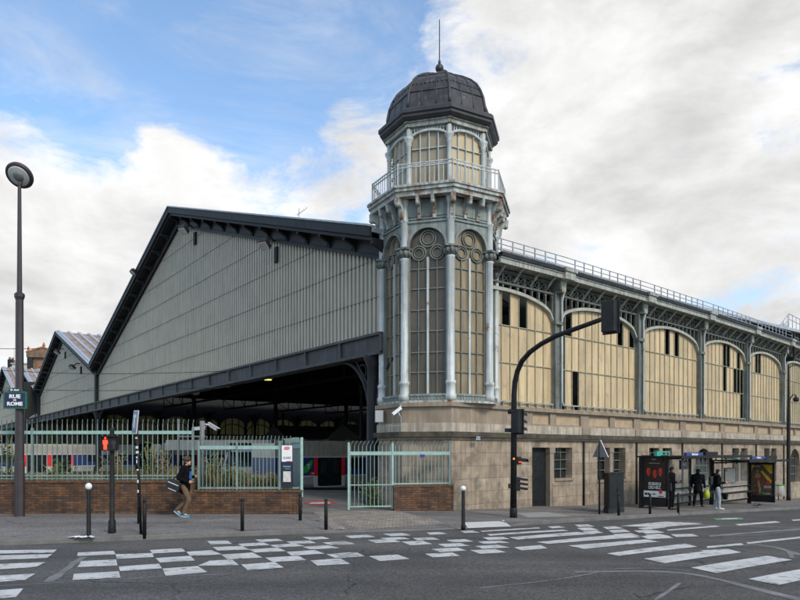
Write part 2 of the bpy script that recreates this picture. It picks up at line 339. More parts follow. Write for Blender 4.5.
# ------------------------------------------------------------------ camera, sky, sun
cam = bpy.data.cameras.new('camera'); co = bpy.data.objects.new('camera', cam); COL.objects.link(co)
co.location = (0,0,CZ); co.rotation_euler = (R(90),0,0)
cam.sensor_width = 36; cam.lens = 36*FPX/800; cam.shift_y = 150/800; cam.clip_end = 5000; cam.clip_start = .1
SC.camera = co
SUN_AZ, SUN_EL = 146.0, 38.0
w = bpy.data.worlds.new('World'); SC.world = w; w.use_nodes = True
nt = w.node_tree; L = nt.links.new; bg = nt.nodes['Background']; bg.inputs['Strength'].default_value = .13
sky = _n(nt,'ShaderNodeTexSky', sky_type='NISHITA'); sky.sun_disc = False; sky.sun_elevation = R(SUN_EL); sky.sun_rotation = R(SUN_AZ)
sky.air_density = 1.0; sky.dust_density = .6; sky.ozone_density = 2.0
tc = _n(nt,'ShaderNodeTexCoord'); D = tc.outputs['Generated']
def math_(op, a, b=None, clamp=False):
    n = _n(nt,'ShaderNodeMath', operation=op); n.use_clamp = clamp
    for i, v in enumerate((a,b)):
        if v is None: continue
        if isinstance(v,(int,float)): n.inputs[i].default_value = v
        else: L(v, n.inputs[i])
    return n.outputs[0]
def sdir(px, py): return Vector(((px-400)/FPX, 1, (HZ-py)/FPX)).normalized()
def lobe(px, py, rad):                                 # a soft patch of sky round one direction
    n = _n(nt,'ShaderNodeVectorMath', operation='DISTANCE'); L(D, n.inputs[0]); n.inputs[1].default_value = sdir(px,py)
    q = math_('DIVIDE', n.outputs['Value'], rad); q = math_('MULTIPLY', q, q); q = math_('MULTIPLY', q, -1.0)
    return math_('POWER', 2.71828, q)
def cloudnoise(scale, detail, rough, loc, dist=0.0, sc=(1,1,2.0)):
    mp = _n(nt,'ShaderNodeMapping'); mp.inputs['Scale'].default_value = sc; mp.inputs['Location'].default_value = loc; L(D, mp.inputs['Vector'])
    n = _n(nt,'ShaderNodeTexNoise'); n.inputs['Scale'].default_value = scale; n.inputs['Detail'].default_value = detail
    n.inputs['Roughness'].default_value = rough; n.inputs['Distortion'].default_value = dist; L(mp.outputs[0], n.inputs['Vector']); return n.outputs['Fac']
n1 = cloudnoise(2.6, 3, .5, (.3,.1,.75), .2)
n2 = cloudnoise(7.0, 14, .64, (2.3,.4,.2), .35)
n4 = cloudnoise(3.2, 8, .62, (5.3,1.4,9.2), .9, (1.0,1.0,3.6))        # streaky high cirrus
cov = math_('ADD', math_('MULTIPLY', n1, .4), math_('MULTIPLY', n2, .86))
for (px,py,rad,amt) in ((200,0,.34,-.26),(60,-40,.26,-.26),(370,20,.22,-.2),(130,60,.12,-.06),(290,60,.14,-.1),(500,80,.05,-.2),(785,90,.07,-.17),(640,0,.10,-.14),(265,165,.07,-.1),(760,285,.15,-.12),(560,235,.08,-.06),(60,250,.07,-.1),(700,330,.12,-.06),(95,150,.05,-.12),(40,120,.06,-.12),
                        (338,112,.05,.24),(318,170,.1,.15),(95,190,.16,.18),(160,118,.055,.22),(195,180,.1,.19),(20,75,.1,.2),(70,110,.08,.1),(20,240,.12,.2),(90,300,.2,.16),(230,215,.14,.2),(150,240,.14,.12),(620,150,.36,.2),(720,50,.2,.1),(475,60,.12,.15),(545,30,.16,.17),(425,150,.1,.12),(700,230,.18,.1),(430,215,.14,.1),(70,245,.05,-.08),(100,145,.06,-.05)):
    cov = math_('ADD', cov, math_('MULTIPLY', lobe(px,py,rad), amt))
mr = _n(nt,'ShaderNodeMapRange', interpolation_type='SMOOTHSTEP'); mr.inputs['From Min'].default_value = .54; mr.inputs['From Max'].default_value = .79; L(cov, mr.inputs['Value'])
ci = _n(nt,'ShaderNodeMapRange', interpolation_type='SMOOTHSTEP'); ci.inputs['From Min'].default_value = .42; ci.inputs['From Max'].default_value = .78; ci.inputs['To Max'].default_value = .55; L(n4, ci.inputs['Value'])
n3 = cloudnoise(5.0, 10, .58, (7.1,1.2,3.3), .3)
cr = _n(nt,'ShaderNodeMapRange'); cr.inputs['From Min'].default_value = .36; cr.inputs['From Max'].default_value = .62; cr.inputs['To Min'].default_value = 5.5; cr.inputs['To Max'].default_value = 7.7; L(n3, cr.inputs['Value'])
thick = _n(nt,'ShaderNodeMapRange'); thick.inputs['From Min'].default_value = .74; thick.inputs['From Max'].default_value = 1.02; thick.inputs['To Min'].default_value = 1.0; thick.inputs['To Max'].default_value = .86; L(cov, thick.inputs['Value'])
cc = _n(nt,'ShaderNodeVectorMath', operation='SCALE'); cc.inputs[0].default_value = (1.0,.993,.99); L(math_('MULTIPLY', cr.outputs[0], thick.outputs[0]), cc.inputs['Scale'])
fac = math_('MAXIMUM', mr.outputs[0], math_('MULTIPLY', ci.outputs[0], .8))
mxs = _n(nt,'ShaderNodeMix', data_type='RGBA'); L(fac, mxs.inputs[0])
sk = _n(nt,'ShaderNodeMix', data_type='RGBA'); sk.inputs[0].default_value = .06; gain = _n(nt,'ShaderNodeVectorMath', operation='SCALE'); gain.inputs['Scale'].default_value = 1.75; L(sky.outputs[0], gain.inputs[0]); tn = _n(nt,'ShaderNodeVectorMath', operation='MULTIPLY'); tn.inputs[1].default_value = (.86,1.0,1.04); L(gain.outputs[0], tn.inputs[0]); L(tn.outputs[0], sk.inputs[6]); sk.inputs[7].default_value = (7,7.4,8,1)   # thin high veil
L(sk.outputs[2], mxs.inputs[6]); L(cc.outputs[0], mxs.inputs[7]); L(mxs.outputs[2], bg.inputs['Color'])
sl = bpy.data.lights.new('sun','SUN'); sl.energy = 2.2; sl.angle = R(14); sl.color = (1,.91,.77)
so = bpy.data.objects.new('sun', sl); COL.objects.link(so)
sd = Vector((math.sin(R(SUN_AZ))*math.cos(R(SUN_EL)), math.cos(R(SUN_AZ))*math.cos(R(SUN_EL)), math.sin(R(SUN_EL))))
so.rotation_euler = sd.to_track_quat('Z','Y').to_euler(); so.location = (10,-20,40)
SC.view_settings.view_transform = 'Standard'; SC.view_settings.look = 'None'; SC.view_settings.exposure = .08; SC.view_settings.gamma = 1
SC.render.engine = 'CYCLES'; SC.cycles.max_bounces = 6; SC.cycles.use_denoising = True

# ------------------------------------------------------------------ ground, road, pavement
def lines(lo, hi, step, far): return [-f for f in reversed(far)] + [lo+step*i for i in range(int((hi-lo)/step)+1)] + list(far)
xs = lines(-30, 60, 1.0, (90,140,250,600,1500)); xs = [x for x in xs]; ys = lines(-12, 75, 1.0, (110,160,300,700,1800))
xs = sorted(set(xs)); ys = sorted(set(ys))
b = MB(); b.smooth = True
vs = [(x,y,ground(x,y)+ROAD) for y in ys for x in xs]; nx = len(xs)
b.add(vs, [(j*nx+i, j*nx+i+1, (j+1)*nx+i+1, (j+1)*nx+i) for j in range(len(ys)-1) for i in range(nx-1)])
road = kind(b.build('road', M['asphalt']), 'structure')

KP = [(-60,547.5),(0,546),(70,543),(140,540),(220,537),(300,534),(400,531.5),(460,529.5),(515,526),(560,523.3),(600,520.5),(650,517.5),(700,514.5),(750,511.8),(800,509.2)]
kw = [gp(px,py,ROAD).xy for px,py in KP]
kw = [kw[0]+(kw[0]-kw[1]).normalized()*25] + kw + [kw[-1]+(kw[-1]-kw[-2]).normalized()*60]
def resample(P, step):
    out = [P[0].copy()]
    for a, c in zip(P, P[1:]):
        n = max(1, int((c-a).length/step+.5))
        for i in range(1, n+1): out.append(a.lerp(c, i/n))
    return out
def smoothpath(P, it=6):
    P = [p.copy() for p in P]
    for _ in range(it): P = [P[0]] + [(P[i-1]+P[i]*2+P[i+1])/4 for i in range(1,len(P)-1)] + [P[-1]]
    return P
kerb = smoothpath(resample(kw, .8), 5)
def perp(i):
    d = (kerb[min(i+1,len(kerb)-1)] - kerb[max(i-1,0)]).normalized(); return Vector((-d.y, d.x))
def drop(p):
    px = 400 + FPX*p.x/max(p.y,1)
    f = lambda t: max(0,min(1,t))**2*(3-2*max(0,min(1,t)))
    return .085*f((px-320)/30)*(1-f((px-515)/25)) if p.y > 0 else 0
b = MB(); kn = len(kerb); prof = [(0,-.05,ROAD),(0.0,0.0,-.015),(.02,0,0),(.16,0,0)]
vs = []
for i, p in enumerate(kerb):
    n = perp(i); dr = drop(p)
    for (o, _, z) in prof:
        q = p + n*o; top = z if z > ROAD+.01 else z-.03
        vs.append((q.x,q.y,ground(q.x,q.y)+top-(dr if z>ROAD+.01 else 0)))
k = len(prof)
for i in range(kn-1): b.add([], [])
b.add(vs, [(i*k+j, i*k+j+1, (i+1)*k+j+1, (i+1)*k+j) for i in range(kn-1) for j in range(k-1)])
kind(b.build('kerb', M['kerb']), 'structure')
offs = [.16,.3,.5,.75,1,1.3,1.7,2.2,3,4,5,6.5,8,10,13,17,22,28,36]
b = MB(); b.smooth = True; vs = []
for i, p in enumerate(kerb):
    n = perp(i); dr = drop(p)
    for o in offs:
        q = p + n*o; f = max(0, 1-(o-.16)/1.5); vs.append((q.x,q.y,ground(q.x,q.y)-dr*f - (.002 if o<.2 else 0)))
k = len(offs)
b.add(vs, [(i*k+j, i*k+j+1, (i+1)*k+j+1, (i+1)*k+j) for i in range(kn-1) for j in range(k-1)])
kind(b.build('pavement', M['walk']), 'structure')
def sheet(name, quad, m, dz, nu=10, nv=4, base=None):   # a thin patch laid on the ground, corners given in photo pixels
    P = [gp(px,py,dz).xy for px,py in quad]; b = MB(); vs = []
    for j in range(nv+1):
        for i in range(nu+1):
            q = P[0].lerp(P[1], i/nu).lerp(P[3].lerp(P[2], i/nu), j/nv); vs.append((q.x,q.y,ground(q.x,q.y)+dz))
    b.add(vs, [(j*(nu+1)+i, j*(nu+1)+i+1, (j+1)*(nu+1)+i+1, (j+1)*(nu+1)+i) for j in range(nv) for i in range(nu)])
    return b
def patch(name, quads, m, dz, parent=None):
    tot = MB()
    for q in quads:
        b = sheet(name, q, m, dz); tot.add(b.v, b.f)
    o = tot.build(name, m, parent)
    if parent is None: kind(o, 'structure')
    return o
pave = [(312,511.5),(394,510.5),(446,522.3),(333,528.6)]
def onpave(quads, name, m, lift):                       # follow the pavement, which dips at the crossing
    b = MB()
    for quad in quads:
        P = [gp(px,py,0).xy for px,py in quad]; nu, nv = 14, 12; vs = []
        for j in range(nv+1):
            for i in range(nu+1):
                q = P[0].lerp(P[1], i/nu).lerp(P[3].lerp(P[2], i/nu), j/nv)
                ii = min(range(kn), key=lambda t: (kerb[t]-q).length_squared)
                o = (q-kerb[ii]).dot(perp(ii)); f = max(0, 1-(o-.16)/1.5)
                vs.append((q.x,q.y,ground(q.x,q.y)-drop(kerb[ii])*f+lift))
        b.add(vs, [(j*(nu+1)+i, j*(nu+1)+i+1, (j+1)*(nu+1)+i+1, (j+1)*(nu+1)+i) for j in range(nv) for i in range(nu)])
    return kind(b.build(name, m), 'structure')
onpave([pave], 'sett_paving', M['sett'], .006)
onpave([[(464,521),(504,519.5),(511,523),(468,524.8)]], 'white_paving_slab', M['tactile'], .008)
onpave([[(517,513.5),(546,512),(573,516.5),(528,517.8)]], 'concrete_paving_patch', M['slab'], .006)

# white markings (corners read in the photo, laid on the road)
def Z(x0,y0,s,pts): return [(x0+x/s, y0+y/s) for x,y in pts]
zeb = [[(-60,551),(57,549.5),(53.5,552.6),(-60,554.6)],[(-60,557),(52.5,554),(47,558),(-60,562)],[(-60,566.5),(45.5,562),(36,567),(-60,573)],
       [(-60,579),(35.5,573.5),(25,580),(-60,586)],[(-60,594),(23.5,588.3),(16,597),(-60,603)]]
s4 = lambda P: Z(480,500,4.444,P); s5 = lambda P: Z(620,490,4.444,P)
zeb += [s4([(30,152),(370,131),(395,137),(45,159)]), s4([(0,137),(260,122),(270,126),(10,142)]), s4([(130,166),(430,142),(520,150),(165,176)]),
        s4([(250,187),(640,152),(715,165),(305,195)]), s5([(-230,213+34),(105,222),(180,229),(-160,262)]), s5([(-60,282),(290,238),(345,252),(-5,292)]),
        s5([(105,305),(470,262),(540,277),(200,325)]), s5([(315,345),(655,292),(765,310),(430,369)]), s5([(568,395),(880,338),(1050,352),(705,422)]),
        s5([(205,176),(420,158),(450,162),(215,181)])]
chk = []
s2 = lambda P: Z(150,520,4,P); s1 = lambda P: Z(0,530,4,P); s3 = lambda P: Z(330,505,4,P)
chk += [s1(P) for P in ([(312,90),(455,83),(462,97),(308,104)],[(325,124),(465,118),(470,142),(310,148)],[(295,175),(475,165),(482,190),(290,200)],
        [(462,97),(610,92),(615,108),(468,115)],[(475,146),(635,134),(648,153),(480,164)],[(598,80),(728,73),(742,86),(610,94)],[(622,112),(762,103),(780,122),(640,130)],[(650,154),(790,144),(830,168),(662,183)])]
chk += [s2(P) for P in ([(145,127),(245,120),(290,138),(160,143)],[(240,162),(330,158),(355,180),(190,183)],[(228,84),(310,82),(328,95),(242,97)],[(250,108),(365,104),(400,118),(270,122)],
        [(285,138),(410,130),(450,150),(310,157)],[(365,178),(500,168),(535,190),(390,200)],[(350,95),(455,90),(480,100),(370,106)],[(395,118),(510,110),(545,124),(420,130)],[(460,150),(595,143),(625,160),(490,168)],
        [(420,78),(510,75),(535,83),(440,88)],[(480,100),(580,94),(620,104),(500,110)],[(545,127),(660,120),(700,135),(565,142)],[(640,162),(760,153),(800,175),(670,182)],
        [(545,86),(640,82),(665,92),(565,96)],[(610,107),(710,101),(760,112),(640,117)],[(705,137),(800,129),(840,144),(740,152)],[(610,68),(690,66),(720,75),(640,79)],[(690,90),(780,86),(820,96),(720,100)])]
chk += [s3(P) for P in ([(60,123),(150,119),(185,128),(85,133)],[(150,140),(250,136),(285,147),(185,152)],[(210,115),(290,112),(325,121),(245,125)],[(285,146),(370,143),(410,156),(320,161)],[(330,132),(410,129),(440,138),(350,141)],
        [(155,205),(270,198),(318,215),(200,224)],[(385,110),(440,108),(470,115),(400,119)],[(430,156),(520,152),(560,163),(460,168)],[(405,176),(510,170),(545,182),(440,188)],[(380,195),(490,190),(520,203),(410,209)],
        [(465,140),(540,136),(575,146),(490,149)],[(520,104),(570,102),(600,110),(540,112)],[(560,181),(660,176),(705,189),(600,195)],[(580,164),(670,159),(720,170),(610,175)],[(590,146),(680,142),(720,151),(615,155)],[(610,130),(690,127),(720,136),(635,140)],
        [(200,132),(290,128),(320,136),(230,140)],[(20,195),(110,190),(140,205),(40,212)],[(0,148),(60,145),(95,153),(10,158)])]
chk += [s4(P) for P in ([(150,210),(270,200),(300,215),(185,224)],[(300,118),(350,115),(380,122),(320,126)],[(420,110),(480,108),(510,118),(440,120)],[(430,125),(490,122),(530,133),(460,136)],[(455,140),(520,136),(550,146),(480,150)],
        [(545,120),(600,116),(640,126),(565,130)],[(570,135),(640,130),(670,141),(590,146)],[(590,152),(670,147),(710,160),(620,164)],[(605,185),(740,175),(800,186),(640,196)],[(700,125),(790,116),(830,122),(730,132)],[(710,140),(780,134),(820,144),(740,150)],[(730,155),(800,150),(850,162),(770,167)])]
chk += [s5(P) for P in ([(225,197),(320,195),(350,205),(250,209)],[(355,268),(480,262),(540,277),(425,287)],[(60,180),(140,176),(175,185),(85,189)],[(90,205),(190,200),(240,213),(130,219)])]
patch('zebra_crossing', zeb, M['paint'], ROAD+.008, road); patch('checkered_crossing', chk, M['paint'], ROAD+.0055, road)
dash = [s5([(510,152),(690,138),(715,144),(530,158)]), s5([(760,132),(860,126),(880,131),(770,137)]), s5([(385,250),(540,236),(550,243),(390,258)]), s5([(560,233),(900,196),(900,204),(570,240)]),
        s5([(0,160),(200,140),(370,148),(180,166)])]
patch('forecourt_marking', [[(303,503),(312,501),(330,500.8),(338,502.5)],[(303,503),(338,502.5),(329,505),(311,505.3)]], M['groundred'], .006)
patch('forecourt_lettering', [[(311,502.3),(329,502),(331,503.4),(309,503.8)]], M['paint'], .010)
patch('lane_marking', dash, M['paint'], ROAD+.009, road)
patch('worn_marking', [s5([(100,150),(330,146),(380,156),(130,163)]), s5([(390,202),(800,170),(800,176),(400,208)])], M['paint2'], ROAD+.007, road)
patch('cycle_lane_paint', [s5([(415,126),(540,122),(550,130),(430,134)])], M['greenpaint'], ROAD+.007, road)
patch('bicycle_symbol', [s5([(450,126),(520,124),(525,128),(455,131)])], M['paint'], ROAD+.010, road)
def ribbon(pts, w):
    P = smoothpath(resample([gp(px,py,ROAD).xy for px,py in pts], .35), 4); b = MB(); vs = []
    rr = random.Random(len(pts)*7+int(pts[0][0]))
    for i, p in enumerate(P):
        d = (P[min(i+1,len(P)-1)]-P[max(i-1,0)]).normalized(); n = Vector((-d.y,d.x))*w*.5*rr.uniform(.6,1.3)
        for q in (p-n, p+n): vs.append((q.x,q.y,ground(q.x,q.y)+ROAD+.0035))
    b.add(vs, [(2*i,2*i+1,2*i+3,2*i+2) for i in range(len(P)-1)]); return b
tot = MB()
for pts, wd in (([(48,582),(55,576),(68,570),(74,562),(84,557)],.16),([(0,586),(90,581),(170,576),(240,574)],.05),([(575,572),(640,571),(690,571),(720,580),(760,590),(810,602)],.16),
        ([(690,571),(660,567),(590,570)],.05),([(705,548),(755,544),(780,548),(800,555)],.14),([(655,600),(668,592),(680,583)],.06),([(720,536),(760,535),(805,529)],.07),([(745,543),(775,546),(790,551),(792,558)],.09),([(480,588),(560,580),(600,572)],.05),([(716,558),(745,560),(770,566)],.05)):
    r_ = ribbon(pts, wd); tot.add(r_.v, r_.f)
tot.build('tar_seam', M['tar'], road)

# ------------------------------------------------------------------ side wall: bays along a gently bending line
BAY = 6.5; AZ = [51,49.5,48.5,47.5,46.5,45.5,44.5,43.5]
P1 = Vector((6.5,27.92)); cols = [P1 - Vector((math.sin(R(51)),math.cos(R(51))))*BAY, P1]
for a in AZ[1:]: cols.append(cols[-1] + Vector((math.sin(R(a)),math.cos(R(a))))*BAY)
H = lambda h: h + CZ                                       # heights were read relative to the camera
wall = thing('arcade_wall', 'long station side wall of ochre panels over a stone base with arched iron bays along the street', 'building', (cols[1].x, cols[1].y, ground(*cols[1])))
def bayF(i): return frame((cols[i].x, cols[i].y, 0), AZ[i])
NB = len(AZ)
# how far along its bay 0 the wall emerges from the tower
X0 = 2.55
def arc_z(x, up=0.0):                                      # underside of the flat arch over one bay
    t = (x-BAY/2)/(BAY/2-.28); return 5.35 + .82*math.sqrt(max(0, 1-t*t*.96)) - .0 + up if abs(t) <= 1 else 5.35+up
holes = {0:{(6,2),(8,2)}, 1:{(0,0),(0,1),(0,2),(2,0),(1,2),(9,2),(11,2)}, 2:{(0,0),(5,2),(7,2)}, 3:{(0,0),(6,2),(7,2),(6,1),(9,1),(10,1),(11,1),(11,0),(10,2)}, 4:{(3,2),(4,2)}, 5:set(), 6:{(5,2)}, 7:set()}
NP = 12
for i in range(NB):
    F = bayF(i); x0 = X0 if i == 0 else .22; x1 = BAY-.22; pw = (BAY-.44)/NP
    b = MB(F)
    for j in range(NP):
        a, c = .22+j*pw, .22+(j+1)*pw
        if c <= x0+.05: continue
        a = max(a, x0)
        for r_, (z0,z1) in enumerate(((1.72,3.4),(3.4,4.85),(4.85,9))):
            if (j,r_) in holes[i]: continue
            if r_ < 2: b.box(a+.012,c-.012,.10,.115+.006*((j*7+r_*3+i)%3),H(z0),H(z1)-.01)
            else:
                n = 4; A = [(a+.012+(c-a-.024)*t/n, H(z0)) for t in range(n+1)]; B_ = [(x, H(arc_z(x))-.02) for x,_ in A]
                b.strip(A, B_, .10, .115+.006*((j*5+i)%3))
    pan = b.build('bay_panel', M['tan'] if i < 5 else M['tan4'], wall)  # far bays in a darker ochre
    b = MB(F)
    for j in range(NP+1):
        x = .22+j*pw
        if x < x0-.01: continue
        b.box(x-.016,x+.016,.06,.13,H(1.62),H(arc_z(min(max(x,.4),BAY-.4))))
    for z in (3.4,4.85): b.box(x0,x1,.055,.12,H(z)-.018,H(z)+.018)
    b.build('mullion_grid', M['mull'], pan)
    b = MB(F)                                                   # pale bottom rail
    b.box(x0,x1,-.04,.02,H(1.86),H(1.91))
    for j in range(NP+1):
        x = .22+j*pw
        if x >= x0: b.box(x-.016,x+.016,-.03,.028,H(1.62),H(1.86))
    b.build('sill_rail', M['pale'], pan)
    b = MB(F); N = 20; X = [max(x0, .25) + (x1-.03-max(x0,.25))*t/N for t in range(N+1)]
    b.strip([(x,H(arc_z(x))-.03) for x in X], [(x,H(arc_z(x))+.10) for x in X], -.07, .14)
    ar = b.build('arch_rib', M['arch'], wall)
    b = MB(F)                                                   # slats and pierced frieze above the arch
    ns = 14
    for j in range(ns+1):
        x = .25+(BAY-.5)*j/ns
        if x < x0: continue
        z = arc_z(x)+.15
        if z < 6.42: b.box(x-.035,x+.035,-.02,.1,H(z)-.02,H(6.44)); 
        if z < 6.3: b.prism([(x-.09,H(6.42)),(x+.09,H(6.42)),(x+.035,H(6.3)),(x-.035,H(6.3))], -.01, .09)
    b.box(x0,x1,-.06,.12,H(6.42),H(6.49)); b.box(x0,x1,-.06,.12,H(6.86),H(6.96))
    q = (BAY-.5)/ns
    for j in range(ns):                                         # lozenges cut by crossing bars
        xa = .25+q*j
        if xa < x0-.01: continue
        for (u,v) in (((xa,6.49),(xa+q,6.86)),((xa,6.86),(xa+q,6.49))): b.bar((u[0],.04,H(u[1])),(v[0],.04,H(v[1])),.045,.035,(0,1,0))
        b.box(xa+q*.22,xa+q*.78,.0,.08,H(6.49),H(6.53)); b.box(xa+q*.22,xa+q*.78,.0,.08,H(6.82),H(6.86))
        b.box(xa-.05,xa+.05,.0,.08,H(6.49),H(6.86))
    b.build('pierced_frieze', M['trace'], ar)
    # struts under the eave
    b = MB(F)
    for j in range(6):
        x = .62+j*(BAY-.6)/6+.25
        if x < x0+.1: continue
        b.bar((x,-.05,H(6.55)),(x,-.52,H(7.0)),.05,.07)
    b.build('eave_strut', M['pale'], wall)
    xa = x0-.1 if i == 0 else -.02; xb = BAY+.03
    b = MB(F); b.box(xa,xb,-.62,-.52,H(6.98),H(7.2)); b.box(xa,xb,-.52,.2,H(7.0),H(7.1)); b.box(xa,xb,-.66,-.6,H(7.16),H(7.22)); b.build('eave_fascia', M['pale'], wall)
    b = MB(F); b.box(xa,xb,-.72,-.5,H(7.22),H(7.37)); b.box(xa,xb,-.5,2.2,H(7.2),H(7.34)); b.build('gutter', M['steel'], wall)
    b = MB(F)                                                   # roof walkway railing
    for z in (7.45,7.65,7.85): b.tube([(xa,-.42,H(z)+.1),(xb,-.42,H(z)+.1)], .018, 6); b.tube([(xa,.55,H(z)+.1),(xb,.55,H(z)+.1)], .018, 6)
    for z in (7.55,7.75): b.tube([(xa,.15,H(z)+.1),(xb,.15,H(z)+.1)], .014, 5)
    for j in range(10):
        x = .1+j*BAY/10
        if x < x0: continue
        b.box(x-.02,x+.02,-.44,-.4,H(7.34),H(7.97)); b.box(x-.02+.4,x+.42,.53,.57,H(7.34),H(7.97))
    b.build('roof_railing', M['zinc'], wall)
    b = MB(F); b.box(xa,xb,3.0,3.2,0,H(7.2)); b.box(xa,xb,.3,3.0,H(1.5),H(1.6)); b.build('inner_wall', M['inside'], wall)
    # columns
    if i > 0:
        b = MB(F)
        b.box(-.22,.22,-.06,.12,H(1.6),H(7.0)); b.box(-.22,-.16,-.14,-.06,H(1.6),H(6.9)); b.box(.16,.22,-.14,-.06,H(1.6),H(6.9))
        b.box(-.26,.26,-.18,.0,H(5.2),H(5.34)); b.prism([(-.3,H(7.0)),(.3,H(7.0)),(.2,H(6.6)),(-.2,H(6.6))], -.35, .1)
        for z in (2.2,2.9,3.6,4.3): b.box(-.16,.16,-.075,-.06,H(z),H(z)+.05)
        c_ = b.build('column', M['wallcol'], wall)
        b = MB(F); b.box(-.34,.34,-.74,-.1,H(6.96),H(7.26)); b.box(-.4,.4,-.8,-.05,H(7.26),H(7.4)); b.prism([(-.2,H(6.96)),(.2,H(6.96)),(.12,H(6.5)),(-.12,H(6.5))],-.4,-.12); b.build('capital', M['pale'], c_)
        b = MB(F); b.tube([(.24,-.3,H(6.9)),(.25,-.2,H(6.5)),(.25,-.12,H(6.2)),(.25,-.12,H(2.0)),(.32,-.16,H(1.85))], .05, 8); b.build('downpipe', M['blue'], c_)
# stone base
def along(s):                                                   # distance from the first column -> bay and x in it
    s0 = s + BAY; i = max(0, min(NB-1, int(s0//BAY))); return i, s0-i*BAY
PIL = [-2.6,1.85,6.15,10.75,15.65,20.8,26.0,31.1,36.2,41.3]
OPEN = []                                                       # (centre s, kind)
kinds = ['pair','pair','pair','arch','pair','pair','arch','pair','pair','arch']
for k in range(len(PIL)-1): OPEN.append(((PIL[k]+PIL[k+1])/2, kinds[k]))
OPEN[0] = (-.38,'door')
ZB = -5.0
def piece(fn, s0, s1):                                          # call fn(frame, x0, x1) for each bay a stretch crosses
    s = s0
    while s < s1-1e-6:
        i, x = along(s+1e-6); e = min(s1, (i+1)*BAY-BAY if i < NB-1 else s1); fn(bayF(i), x, x+(e-s)); s = e
S0, S1 = -1.9, NB*BAY-BAY
def run(name, m, y0, y1, z0, z1, parent=wall, s0=S0, s1=S1):
    b = MB()
    def f(F, xa, xb): b.M = F; b.box(xa-.012, xb, y0, y1, z0, z1)
    piece(f, s0, s1); return b.build(name, m, parent)
# lower wall with openings
b = MB()
edges = []
for c, k in OPEN:
    hw = .62 if k in('pair','door') else .7
    hw = {'door':1.35,'pair':1.15,'arch':1.2}[k]; edges.append((c-hw, c+hw, k))
s = S0; zt = H(.36)
for (a, e, k) in edges:
    def f(F, xa, xb): b.M = F; b.box(xa, xb, -.12, .35, ZB, zt)
    piece(f, s, a); 
    i, x = along((a+e)/2); gz = ground(*(bayF(i) @ Vector((x,0,0))).xy)
    def g1(F, xa, xb): b.M = F; b.box(xa, xb, -.12, .35, H(.1), zt)
    piece(g1, a, e)
    sill = H(-1.62) + (gz - H(-2.4)) + .35
    if k != 'door':
        def g2(F, xa, xb): b.M = F; b.box(xa, xb, -.12, .35, ZB, sill)
        piece(g2, a, e)
    else:
        piece(lambda F, xa, xb: (setattr(b,'M',F), b.box(xa, xb, -.12, .35, ZB, sill)), (a+e)/2, e)
    if k == 'arch':
        F = bayF(i); b.M = F; w_ = e-a; N = 14; top = H(.0)
        A = [(x-w_/2+w_*t/N) for t in range(N+1)]
        b.strip([(q, H(-1.12)+ (w_/2)*math.sqrt(max(0,1-((q-x)/(w_/2))**2))) for q in A], [(q, H(.1)+.001) for q in A], -.12, .35)
    s = e
piece(lambda F, xa, xb: (setattr(b,'M',F), b.box(xa, xb, -.12, .35, ZB, zt)), s, S1)
b.build('stone_wall', M['stone'], wall)
for n_, (a, e, k) in enumerate(edges):
    i, x = along((a+e)/2); F = bayF(i); w_ = (e-a)/2; gz = ground(*(F @ Vector((x,0,0))).xy); sill = H(-1.62) + (gz - H(-2.4)) + .35
    b = MB(F)
    if k == 'arch':
        b.box(x-w_,x+w_,.2,.23,sill,H(.1)); wd = b.build('window', M['glassdark'], wall)
        b = MB(F)
        for t in range(-2,3): b.box(x+t*w_*.4-.022,x+t*w_*.4+.022,.12,.16,sill,H(.05)-abs(t)*.12)
        for z in (.25,.5,.75): b.box(x-w_,x+w_,.13,.17,sill+(H(0)-sill)*z-.02,sill+(H(0)-sill)*z+.02)
        b.build('window_frame', M['wallcol'], wd)
    else:
        zl = gz if k == 'door' else sill
        b.box(x-w_,x+w_,.25,.28,zl-.3,H(.1)); wd = b.build('door' if k=='door' else 'window', M['glassdark'], wall)
        b = MB(F)
        for t in ((.25,.5,.75) if k=='pair' else (.62,.82)): b.box(x-w_+2*w_*t-.02,x-w_+2*w_*t+.02,.14,.17,sill,H(.1))
        for z in (.3,.6,.85): b.box(x-w_+(0 if k=='pair' else w_),x+w_,.15,.18,sill+(H(.1)-sill)*z-.018,sill+(H(.1)-sill)*z+.018)
        b.build('window_frame', M['wallcol'], wd)
        if k == 'door': bb = MB(F); bb.box(x-w_,x-.13,.12,.16,gz,H(.08)); bb.box(x-w_+.1,x-.25,.10,.12,gz+.2,gz+1.0); bb.box(x-w_+.1,x-.25,.10,.12,gz+1.15,H(-.1)); bb.build('door_leaf', M['black'], wd)
        b = MB(F); b.box(x-.13,x+.13,-.1,.2,sill if k!='door' else gz,H(-.12)); b.box(x-.17,x+.17,-.13,.2,H(-.12),H(.1)); b.build('mullion_pillar', M['stoneplain'], wall)
        b = MB(F); b.box(x+(0.13 if k=='door' else -w_-.05),x+w_+.05,-.17,.05,sill-.1,sill+.002); b.build('window_sill', M['stoneplain'], wall)
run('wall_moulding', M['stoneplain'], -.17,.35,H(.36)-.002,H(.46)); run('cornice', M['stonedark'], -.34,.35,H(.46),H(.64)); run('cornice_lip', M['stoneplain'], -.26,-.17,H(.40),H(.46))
run('pale_band', M['stonelight'], -.2,.35,H(.64),H(.97)); run('parapet_panel', M['stonetan'], -.06,.35,H(.97),H(1.53)); run('parapet_rail', M['stoneplain'], -.135,.0,H(.97),H(1.04)); run('parapet_top_rail', M['stoneplain'], -.135,.0,H(1.46),H(1.53))
run('parapet_cap', M['stoneplain'], -.26,.35,H(1.53),H(1.69))
b = MB()
